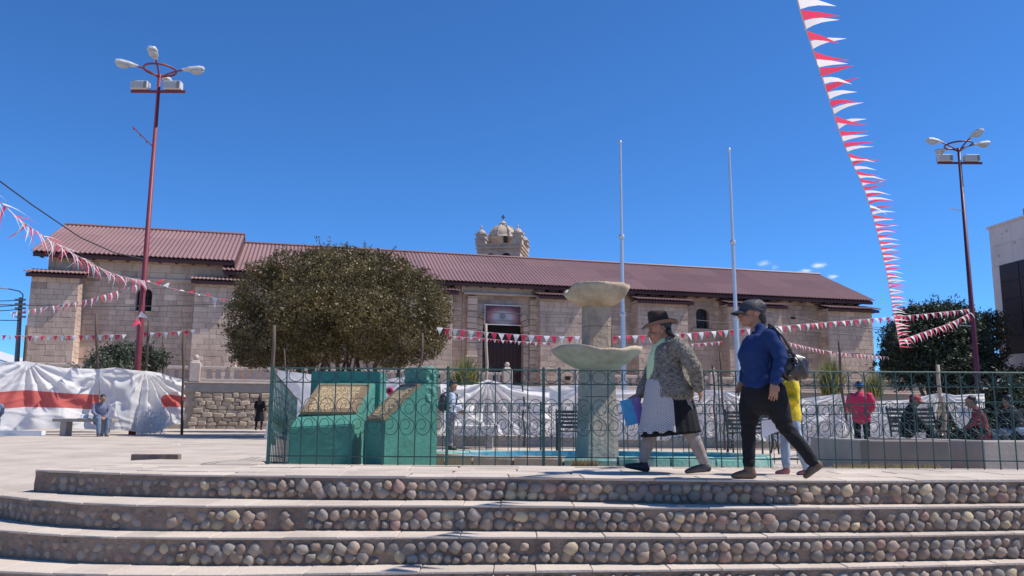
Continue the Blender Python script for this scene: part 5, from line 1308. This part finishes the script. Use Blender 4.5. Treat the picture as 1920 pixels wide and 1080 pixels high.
def hairpiece(t, J, s, vox, extra=(), m='hair', sc_=1.06):
    h = MB(); c = Vector(J['head']); Rm = J['headR']; T = lambda x, y, z: c+Rm @ Vector((x, y, z))*s
    h.ell(T(-.042, 0, .048), .086*s*sc_, .074*s*sc_, .074*s*sc_, 14, 8, Rm); h.ell(T(-.076, 0, -.02), .040*s, .058*s, .062*s, 14, 8, Rm)
    for pts, rr in extra: loft(h, [T(*p) for p in pts], [r*s for r in rr], Rm @ YAX, 10)
    return remesh(h, vox, 'hair', M[m], t, 2, .003, 60)
def capmesh(t, J, s, m, visor=True):
    c = Vector(J['head']); Rm = J['headR']; T = lambda x, y, z: c+Rm @ Vector((x, y, z))*s; g = MB(); rings = []
    for k in range(9):
        a = math.pi/2*k/8; rings.append([T(-.012+.112*math.cos(a)*math.cos(q), .090*math.cos(a)*math.sin(q), .030+(.094)*math.sin(a)+.012*math.cos(q)*math.cos(a)) for q in [2*math.pi*i/24 for i in range(24)]])
    g.rings(rings, cap=False); g.rings([[T(-.012+.108*math.cos(q), .086*math.sin(q), .018+.012*math.cos(q)) for q in [2*math.pi*i/24 for i in range(24)]], rings[0]], cap=False)
    o = g.build('cap', M[m], t, sm=True)
    if visor:
        v = MB()
        def vf(du):
            def f(u, w_):
                a = R_(-62+124*u); r0 = .100; ext = .092*math.cos(a)**.8*w_; x = -.012+(r0)*math.cos(a)+ext; y = .086*math.sin(a)*(1+.05*w_)
                return T(x, y, .036-.032*w_*1.0-.9*y*y*4*(.3+w_)*.35+du+.012*(math.cos(a)-.6))
            return f
        v.grid(vf(.003), 16, 5); v.grid(vf(-.003), 16, 5); v.build('visor', M[m], o, sm=True)
        b = MB(); b.ell(T(-.012, 0, .126), .008*s, .008*s, .005*s, 8, 5); b.build('button', M[m], o)
    return o

# --- woman in blue
c0 = atz(1440, 899.5, 0.0)
def lp(cx, cy, y=0.): return ((200-cx)*.001584, y, (1045-cy)*.001584)
base = atz(1420, 899, 0.0); base = Vector(((1350+200/2.842-960)/FPX*base.y*1.0, base.y, 0)); base.x = atY(1350+200/2.842, 899, base.y).x
wb = thing('person', 'woman in blue knit top, black trousers and dark cap striding left with a handbag', 'person', base, math.pi)
J = dict(head=(.000, 0, 1.432), headR=RM(2), neck=(-.05, 0, 1.28), hs=1.04,
  armL=[(-.105, .155, 1.235), (-.145, .205, 1.13), (-.168, .235, 1.02), (-.135, .245, .92), (-.100, .240, .825)],
  armR=[(-.09, -.155, 1.235), (-.085, -.205, 1.13), (-.065, -.235, 1.02), (-.01, -.245, .94), (.03, -.240, .86)],
  legL=[(-.13, .085, .76), (-.175, .09, .60), (-.235, .09, .435), (-.35, .09, .30), (-.462, .09, .135)],
  legR=[(-.03, -.085, .76), (.015, -.09, .60), (.037, -.09, .435), (.038, -.09, .28), (.045, -.09, .11)],
  handL=((-.098, .238, .82), (.02, -.01, -1), (.15, -1, 0), 1, .55), handR=((.03, -.24, .86), (.25, 0, -1), (.1, 1, 0), -1, .5),
  footL=((-.462, .09, .14), (-.372, .09, .0), (-.545, .09, .118)), footR=((.045, -.09, .11), (.212, -.09, .0), (-.02, -.09, .0)))
tor = [(.74, -.085, 0, .165, .165), (.80, -.085, 0, .165, .165), (.88, -.062, 0, .150, .160), (.93, -.058, 0, .143, .155), (1.0, -.045, 0, .152, .163), (1.07, -.033, 0, .158, .17), (1.15, -.05, 0, .140, .175), (1.21, -.072, 0, .112, .165), (1.25, -.08, 0, .085, .135), (1.285, -.062, 0, .064, .075)]
make_body(wb, J, tor, M['skin'], .0055, 1.0)
m = MB(); tors(m, tor[1:]); loft(m, [(-.062, 0, 1.27), (-.047, 0, 1.325)], [.064, .060], YAX, 16)
for sd in 'LR': arm(m, J, sd, (.076, .070, .060, .052, .043))
remesh(m, .009, 'knit_top', M['blue'], wb, 4, .006, 11, fold=lambda c: 0.0036*math.sin(c.z*62+7*noise.noise(c*4))*(.35+smooth(1.05, .86, c.z)))
m = MB(); loft(m, [(-.085, 0, .85), (-.085, 0, .77), (-.08, 0, .70), (-.075, 0, .63)], [(.152, .148), (.166, .168), (.168, .166), (.150, .140)], YAX, 20, 2.3)
leg(m, J, 'L', (.118, .104, .068, .058, .048)); leg(m, J, 'R', (.116, .102, .066, .060, .050))
remesh(m, .009, 'trousers', M['black'], wb, 6, .004, 12, fold=lambda c: .003*math.sin(c.z*75+8*noise.noise(c*5))*(smooth(.30, .40, c.z)*smooth(.56, .46, c.z)+smooth(.24, .14, c.z)))
for sd in 'LR':
    m = MB(); an, toe, heel = J['foot'+sd]; shoe(m, an, toe, heel, s=1.12); remesh(m, .007, 'boot', M['boot'], wb, 2)
hairpiece(wb, J, 1.04, .007, [([(-.085, 0, -.01), (-.092, 0, -.07), (-.085, 0, -.11)], (.042, .036, .018))])
capmesh(wb, J, 1.01, 'cap')
# handbag
bg_ = thing('handbag', 'dark brown glossy leather handbag with studs slung behind the woman in blue', 'handbag', WM[wb] @ Vector((-.29, .19, .84)), math.pi)
m = MB(); c = Vector((0, 0, .10)); Rb = RM(0, 0) @ Matrix.Rotation(R_(-26), 3, 'Y')
m.ell(c, .135, .075, .098, 20, 12, Rb); m.ell(c+Vector((.06, 0, -.03)), .095, .062, .070, 16, 10, Rb); m.ell(c+Vector((-.03, 0, .04)), .10, .066, .085, 16, 10, Rb); m.ell(c+Vector((.03, 0, .10)), .055, .05, .06, 14, 8)
remesh(m, .007, 'bag_body', M['leather'], bg_, 3, .004, 14, fold=lambda c: .0045*math.sin((c.x*.9-(c.z-.1)*.45)*80+1.5*noise.noise(c*9)))
m = MB(); loft(m, [(.075, .075, .02), (.03, .092, .08), (-.005, .085, .14), (.015, .06, .19)], [(.006, .02)]*4, (0, 1, 0), 10); b_ = m.build('bag_strip', M['leather'], bg_, sm=True)
for k in range(5): m = MB(); m.ell(Vector((.062, .085, .035)).lerp(Vector((.0, .096, .15)), k/4), .006, .004, .006, 8, 5); m.build('stud', M['stud'], b_)
m = MB(); m.tube([(.0, .05, .19), (.045, .05, .27), (.10, .045, .37), (.155, .02, .445), (.19, -.02, .475), (.17, -.08, .46), (.08, -.06, .32), (.03, -.03, .2)], .012, 8); m.build('strap', M['leather'], bg_, sm=True)
m = MB(); m.tube([(-.02, .05, .18), (.03, .055, .235), (.085, .04, .26), (.10, .03, .20)], .009, 8); m.build('handle', M['leather'], bg_, sm=True)
for k in range(3): m = MB(); m.tube([Vector((-.02+.035*k, .05, .185+.01*k))+Vector((.014*math.cos(a), 0, .014*math.sin(a))) for a in [2*math.pi*q/12 for q in range(12)]], .003, 5, closed=True); m.build('buckle', M['stud'], bg_)

# --- woman in the hat
yb = 7.95; base = atY(1160+270/3.175, 884, yb); base.z = 0.0
wh = thing('person', 'older woman in brown hat, mottled wool cardigan, dark skirt and polka dot apron walking left', 'person', base, math.pi)
J = dict(head=(.020, 0, 1.352), headR=RM(14), neck=(-.065, 0, 1.245), hs=1.06,
  armL=[(-.115, .155, 1.215), (-.19, .225, 1.11), (-.252, .26, .985), (-.282, .225, .885), (-.305, .185, .79)],
  armR=[(-.10, -.155, 1.215), (-.02, -.225, 1.10), (.05, -.26, .985), (.12, -.235, .85), (.178, -.20, .745)],
  legL=[(-.13, .09, .76), (-.19, .09, .58), (-.235, .085, .40), (-.30, .085, .26), (-.360, .085, .115)],
  legR=[(-.01, -.09, .76), (.05, -.09, .58), (.095, -.09, .40), (.140, -.085, .26), (.180, -.085, .115)],
  handL=((-.305, .185, .79), (-.35, -.5, -.6), (.6, -.5, 0), 1, .7), handR=((.178, -.20, .745), (.75, .1, -.55), (0, 1, .2), -1, 1.0),
  footL=((-.360, .085, .12), (-.170, .085, .0), (-.430, .085, .025)), footR=((.180, -.085, .12), (.375, -.085, .045), (.125, -.085, .0)))
tor = [(.70, -.075, 0, .19, .20), (.78, -.068, 0, .19, .198), (.88, -.062, 0, .184, .192), (.98, -.058, 0, .172, .185), (1.08, -.062, 0, .162, .18), (1.16, -.078, 0, .148, .178), (1.22, -.09, 0, .118, .155), (1.255, -.078, 0, .08, .09)]
make_body(wh, J, tor, M['skin2'], .0055, 1.0)
m = MB(); tors(m, [(.725, -.082, 0, .222, .240), (.78, -.075, 0, .214, .232), (.86, -.07, 0, .205, .218), (.92, -.064, 0, .194, .202)]+tor[3:])
for sd in 'LR': arm(m, J, sd, (.080, .080, .072, .062, .054))
remesh(m, .008, 'cardigan', M['knit'], wh, 3, .007, 75, fold=lambda c: .006*noise.noise(c*9))
m = MB(); loft(m, [(.045, -.02, .80), (.062, -.02, .90), (.062, -.02, 1.0), (.052, -.02, 1.1), (.02, -.01, 1.18), (-.03, 0, 1.245)], [(.115, .075), (.12, .082), (.118, .08), (.11, .07), (.10, .06), (.075, .065)], YAX, 18)
remesh(m, .009, 'blouse', M['blouse'], wh, 3, .003, 14)
# pleated skirt and apron
def skirt_pt(th_, t, off=0., hemwave=0., pl=1.):
    z = .86+(.362+.028*(-math.cos(th_))-.86)*t; hd = .178+(.285-.178)*t**.8; hw_ = .180+(.255-.18)*t**.8; w_ = .0035*t*pl*math.sin(th_*19+2*math.sin(th_*3))+.012*t*noise.noise((math.cos(th_)*3, math.sin(th_)*3, t*2))
    cx = -.058-.018*t
    return Vector((cx+(hd+off+w_)*math.cos(th_), (hw_+off+w_)*math.sin(th_), z+hemwave))
m = MB(); nth = 156; m.rings([[skirt_pt(2*math.pi*k/nth, t/18) for k in range(nth)] for t in range(19)]+[[skirt_pt(2*math.pi*k/nth, 1., -.012) for k in range(nth)], [skirt_pt(2*math.pi*k/nth, .3, -.02) for k in range(nth)]], cap=False); m.build('skirt', M['navyskirt'], wh, sm=True)
m = MB()
def ap(u, v):
    t = v*.925; e1 = R_(56+34*smooth(0, .45, v)); e0 = R_(-75); a = e0+(e1-e0)*u; ruf = smooth(.80, 1, v)
    p = skirt_pt(a, t, .016+.012*ruf+.010*ruf*math.sin(a*30), 0, .25); p.z += .012*ruf*math.sin(a*15)+.02*(1-v)
    p.z += .02*noise.noise((u*4, v*3, 7))*.3; return p+Vector((.006, 0, 0))
m.grid(ap, 70, 34); o = m.build('apron', M['apron'], wh, sm=True); me = o.data; uvl = me.uv_layers.new(name='UVMap')
for lp_ in me.loops: i = lp_.vertex_index; uvl.data[lp_.index].uv = ((i % 71)/70*.62/.0165, (i//71)/34*.52/.0165)
m = MB(); m.tube([skirt_pt(2*math.pi*k/40, 0, .012)+Vector((0, 0, -.005)) for k in range(40)], .014, 6, closed=True); m.build('waistband', M['black'], wh, sm=True)
m = MB(); leg(m, J, 'L', (.10, .09, .068, .062, .046)); leg(m, J, 'R', (.10, .09, .068, .062, .046)); remesh(m, .008, 'leggings', M['tights'], wh, 3, .004, 22)
for sd, mm in (('L', 'shoe_grey'), ('R', 'shoe')): m = MB(); an, toe, heel = J['foot'+sd]; shoe(m, (an[0], an[1], an[2]-.035), toe, heel, s=1.1); remesh(m, .007, 'shoe', M[mm], wh, 2)
hairpiece(wh, J, 1.06, .007, [([(-.07, .05, -.02), (-.105, .06, -.08), (-.15, .065, -.125), (-.19, .07, -.16)], (.03, .02, .016, .008)), ([(-.07, -.05, -.02), (-.105, -.06, -.08), (-.14, -.065, -.12)], (.03, .02, .01))])
# hat: tall crown with dented top, wide brim curling up at the sides
hc = Vector((.014, 0, 1.415)); Rh = RM(10); T = lambda x, y, z: hc+Rh @ Vector((x, y, z))
cr_ = MB(); rings = []
for (z, r) in ((0, 1.0), (.03, .985), (.07, .95), (.10, .92), (.122, .86), (.134, .72), (.132, .45), (.122, .2), (.118, .04)):
    rings.append([T(.104*r*math.cos(a), .082*r*math.sin(a)*(1-.1*(z > .1)), z+(.012*math.cos(a)*r if z > .09 else 0)) for a in [2*math.pi*k/28 for k in range(28)]])
cr_.rings(rings); ho = cr_.build('hat_crown', M['hat'], wh, sm=True)
br_ = MB()
def brim(dz, rr):
    return [[T((.100+(.178-.100)*t)*math.cos(a), (.078+(.165-.078)*t)*math.sin(a), dz+.034*t*t*abs(math.sin(a))**2-.022*t*(1-abs(math.sin(a)))+.006*math.sin(3*a)*t) for a in [2*math.pi*k/40 for k in range(40)]] for t in rr]
br_.rings(brim(.004, (0, .25, .5, .75, .95, 1.0)), cap=False); br_.build('hat_brim', M['hat'], ho, sm=True)
b2 = MB(); b2.rings(brim(-.003, (0, .25, .5, .75, .95, 1.0)), cap=False); b2.build('brim_underside', M['hatunder'], ho, sm=True)
bd_ = MB(); bd_.rings([[T((.104+o_)*math.cos(a), (.082+o_)*math.sin(a), z+.004*math.sin(a*5)) for a in [2*math.pi*k/28 for k in range(28)]] for z, o_ in ((.004, .002), (.006, .005), (.030, .005), (.032, .001))], cap=False); bd_.build('hat_ribbon', M['hatband'], ho, sm=True)
bk = thing('book', 'thin blue and purple printed folder held by the woman in the hat', 'folder', WM[wh] @ Vector((.265, -.16, .58)), math.pi)
tl_ = RM(0, 0) @ Matrix.Rotation(R_(14), 3, 'Y')
for nm, x0, x1, mm in (('cover', -.10, .095, mat('folder_blue', (.03, .26, .50), .35, .25, 9, spec=.5)), ('cover_print', -.10, -.02, mat('folder_purple', (.16, .10, .33), .35, .25, 9, spec=.5))):
    m = MB(); g_ = .010 if nm == 'cover' else .0105
    pts = [tl_ @ Vector((x, y, z)) for z in (-.125, .125) for x, y in ((x0, -g_), (x1, -g_), (x1, g_), (x0, g_))]
    m.hexa([tuple(p) for p in pts]); m.build(nm, mm, bk)

# --- generic smaller figures
def std_pose(seated=False, walk=0., armf=0., pitch=0., yaw=0.):
    if seated:
        return dict(head=(.17, 0, 1.10), headR=RM(pitch, yaw), neck=(.09, 0, .98),
          armL=[(.06, .165, .93), (.08, .205, .83), (.12, .22, .72), (.22, .16, .63), (.31, .06, .58)], armR=[(.06, -.165, .93), (.08, -.205, .83), (.12, -.22, .72), (.22, -.16, .63), (.31, -.06, .58)],
          legL=[(-.02, .09, .52), (.2, .11, .54), (.41, .13, .52), (.40, .12, .30), (.38, .11, .10)], legR=[(-.02, -.09, .52), (.2, -.11, .54), (.41, -.13, .52), (.42, -.12, .30), (.42, -.11, .10)],
          handL=((.31, .06, .58), (.8, -.5, -.3), (0, -.3, -1), 1, .7), handR=((.31, -.06, .58), (.8, .5, -.3), (0, .3, -1), -1, .7),
          footL=((.38, .11, .10), (.55, .13, 0), (.32, .11, 0)), footR=((.42, -.11, .10), (.59, -.13, 0), (.36, -.11, 0))), \
          [(.42, -.03, 0, .13, .17), (.52, -.02, 0, .13, .165), (.62, .0, 0, .12, .155), (.74, .03, 0, .125, .165), (.85, .06, 0, .12, .175), (.92, .075, 0, .095, .16), (.97, .085, 0, .065, .085)]
    w_ = walk
    return dict(head=(.03, 0, 1.50), headR=RM(pitch, yaw), neck=(-.01, 0, 1.36),
      armL=[(-.01, .17, 1.30), (-.02-.02*w_, .21, 1.18), (-.03-.06*w_, .225, 1.05), (.03+armf*.8, .225, .94+armf*.35), (.06+armf*1.0, .20-armf*.4, .84+armf*.7)],
      armR=[(-.01, -.17, 1.30), (-.02, -.21, 1.18), (-.03, -.225, 1.05), (.03+armf*.8, -.225, .94+armf*.35), (.06+armf, -.20+armf*.4, .84+armf*.7)],
      legL=[(0, .09, .82), (.0-.1*w_, .095, .64), (0-.2*w_, .095, .46), (-.01-.32*w_, .095, .28), (-.02-.42*w_, .095, .11)], legR=[(0, -.09, .82), (.1*w_, -.095, .64), (.2*w_, -.095, .46), (.22*w_, -.095, .28), (-.02+.26*w_, -.095, .11)],
      handL=((.06+armf, .20-armf*.4, .84+armf*.7), (.2+armf*2, 0, -1+armf*2.2), (.2, -1, 0), 1, .6), handR=((.06+armf, -.20+armf*.4, .84+armf*.7), (.2+armf*2, 0, -1+armf*2.2), (.2, 1, 0), -1, .6),
      footL=((-.02-.42*w_, .095, .11), (.14-.42*w_, .10, 0), (-.08-.42*w_, .095, .02*w_)), footR=((-.02+.26*w_, -.095, .11), (.16+.26*w_, -.10, 0), (-.08+.26*w_, -.095, 0))), \
      [(.76, 0, 0, .125, .165), (.86, 0, 0, .125, .165), (.96, .0, 0, .115, .15), (1.08, .01, 0, .125, .165), (1.2, .0, 0, .12, .178), (1.28, -.005, 0, .10, .165), (1.33, -.01, 0, .07, .09)]
def scaled(J, tor, s):
    K = {}
    for k, v in J.items():
        if k in ('head', 'neck'): K[k] = tuple(a*s for a in v)
        elif k[:3] in ('arm', 'leg'): K[k] = [tuple(a*s for a in p) for p in v]
        elif k[:4] == 'hand' : K[k] = (tuple(a*s for a in v[0]),)+v[1:]
        elif k[:4] == 'foot': K[k] = tuple(tuple(a*s for a in p) for p in v)
        else: K[k] = v
    K['hs'] = s; return K, [(z*s, cx*s, cy*s, a*s, b*s) for z, cx, cy, a, b in tor]
def figure(label, loc, rz, s, pose, top, bottom, shoes, hair='hair', skin='skin', cap=None, vox=.011, bulk=0., skirt=False, hairx=(), headk=1.0, sleeves=None):
    J, tor = scaled(*pose, s); J['hs'] = s*headk
    t = thing('person', label, 'person', loc, rz); make_body(t, J, tor, M[skin], vox*.75, s, hs=s)
    m = MB(); tors(m, tor, 1., bulk)
    for sd in 'LR': arm(m, J, sd, [r*s+bulk for r in (.068, .062, .055, .048, .040)])
    remesh(m, vox, 'top', M[top], t, 3, .005, 10)
    if skirt:
        m = MB(); z1 = tor[0][0]+.1*s; m.rings([[((.13+.06*q)*s*math.cos(a)*(1+.06*q*math.sin(a*9)), (.165+.06*q)*s*math.sin(a)*(1+.06*q*math.sin(a*9)), z1-(.44*s)*q) for a in [2*math.pi*k/40 for k in range(40)]] for q in (0, .25, .5, .75, 1)], cap=False); m.build('skirt', M[bottom], t, sm=True)
        m = MB()
        for sd in 'LR': leg(m, J, sd, [r*s for r in (.08, .066, .053, .053, .036)])
        remesh(m, vox, 'stockings', M['black'], t, 2)
    else:
        m = MB(); p0, p1 = Vector(J['legL'][0]), Vector(J['legR'][0]); c = (p0+p1)/2
        loft(m, [c+Vector((0, 0, .06*s)), c, c-Vector((0, 0, .06*s))], [(.165*s, .13*s), (.17*s, .14*s), (.15*s, .13*s)], YAX, 16)
        for sd in 'LR': leg(m, J, sd, [r*s for r in (.095, .082, .068, .066, .054)])
        remesh(m, vox, 'trousers', M[bottom], t, 3, .006, 12)
    for sd in 'LR': m = MB(); an, toe, heel = J['foot'+sd]; shoe(m, an, toe, heel, s=1.08*s); remesh(m, vox*.8, 'shoe', M[shoes], t, 2)
    hairpiece(t, J, s*headk, vox*.8, hairx, hair)
    if cap: capmesh(t, J, s*1.04*headk, cap)
    return t, J
kb_ = atz(1487, 890.5, 0.0)
kid, KJ = figure('small child in yellow knit top and pale jeans half hidden behind the woman in blue', (kb_.x, kb_.y, 0), R_(172), .66, std_pose(walk=.35, armf=.28, pitch=12), 'yellow', 'jeans_pale', 'rose', hair='pinkhair', vox=.008, bulk=.014, headk=1.16)
pp = thing('paper', 'small folded white paper held by the child in yellow', 'paper', atY(1448, 803, kb_.y))
m = MB(); m.grid(lambda u, v: (-.10+.2*u, .02*math.sin(u*3), .07-.16*v*(1-.35*u)+.02*u), 6, 5); m.grid(lambda u, v: (-.098+.19*u, .02*math.sin(u*3)+.006, .066-.15*v*(1-.35*u)+.02*u), 6, 5); m.build('sheet', M['paper'], pp)
g0 = atY(845, 841, 19.3); man, _ = figure('man with pale shirt and dark backpack looking down behind the green monuments', (g0.x, 19.3, -.22), R_(12), .97, std_pose(armf=.16, pitch=38), 'paleshirt', 'camo', 'shoe')
bp = thing('backpack', 'dark backpack on the back of the man in the pale shirt', 'backpack', WM[man] @ Vector((-.17, 0, .95)), R_(12))
m = MB(); m.ell((-.03, 0, .13), .09, .15, .22, 16, 10); m.ell((-.09, 0, .06), .06, .12, .13, 14, 8); remesh(m, .012, 'pack', M['cap'], bp, 3, .006, 10)
for q in (-1, 1): m = MB(); m.tube([(-.02, q*.1, .33), (.10, q*.12, .40), (.29, q*.12, .30), (.27, q*.13, .10), (.02, q*.14, -.04)], .018, 6); m.build('shoulder_strap', M['cap'], bp)
g0 = atY(485, 808, 36); girl, _ = figure('girl with long black hair and dark dress walking away along the rubble wall', (g0.x, 36, g0.z), R_(80), .96, std_pose(walk=.2, armf=.10), 'navyskirt', 'navyskirt', 'shoe', skirt=True, vox=.014, hairx=[([(-.07, 0, 0), (-.10, 0, -.12), (-.10, 0, -.28), (-.09, 0, -.38)], (.08, .085, .08, .04))])
g0 = atY(180, 818, 24.2); sm_, _ = figure('man in grey-blue shirt and jeans sitting bowed on the stone bench at left', (g0.x-.12, 24.55, -.11), R_(-48), 1.0, std_pose(True, pitch=48), 'greyblue', 'jeans', 'shoe_grey')
ht = thing('hat', 'white brimmed hat lying on the stone bench', 'hat', (atY(158, 785, 24.45).x, 24.45, .42))
m = MB(); m.lathe([(.17, 0), (.175, .012), (.10, .02), (.095, .09), (.07, .115), (.01, .12)], 18); m.build('crown', M['white'], ht, sm=True)
g0 = atY(-16, 800, 22); figure('person in blue sitting at the left edge of the picture', (g0.x, 22, -.12), R_(120), .95, std_pose(True, pitch=15), 'jeans', 'jeans', 'shoe')
g0 = atY(1616, 800, 17.6); figure('person in red jacket and blue cap standing behind the planter', (g0.x, 17.6, -.2), R_(70), .95, std_pose(armf=.18, pitch=10), 'redjacket', 'navyskirt', 'shoe', cap='bluecap', bulk=.03)
g0 = atY(1716, 800, 16.9); figure('person in navy jacket and red cap sitting on the iron bench', (g0.x-.12, 16.95, -.16), R_(-15), .98, std_pose(True, pitch=18), 'navyskirt', 'black', 'shoe', cap='redcap', bulk=.02)
g0 = atY(1842, 800, 16); figure('person in maroon top sitting in the shade near the right edge', (g0.x, 16, -.2), R_(150), .98, std_pose(True, pitch=25), 'maroon', 'black', 'shoe')
g0 = atY(1906, 800, 15.5); figure('person in dark blue sitting at the far right behind the railing', (g0.x, 15.5, -.2), R_(100), .98, std_pose(True, pitch=20), 'navyskirt', 'jeans', 'shoe')
bpy.data.objects.remove(TMPO); bpy.data.scenes.remove(TMP)
bpy.data.batch_remove([m for m in bpy.data.meshes if m.users == 0])
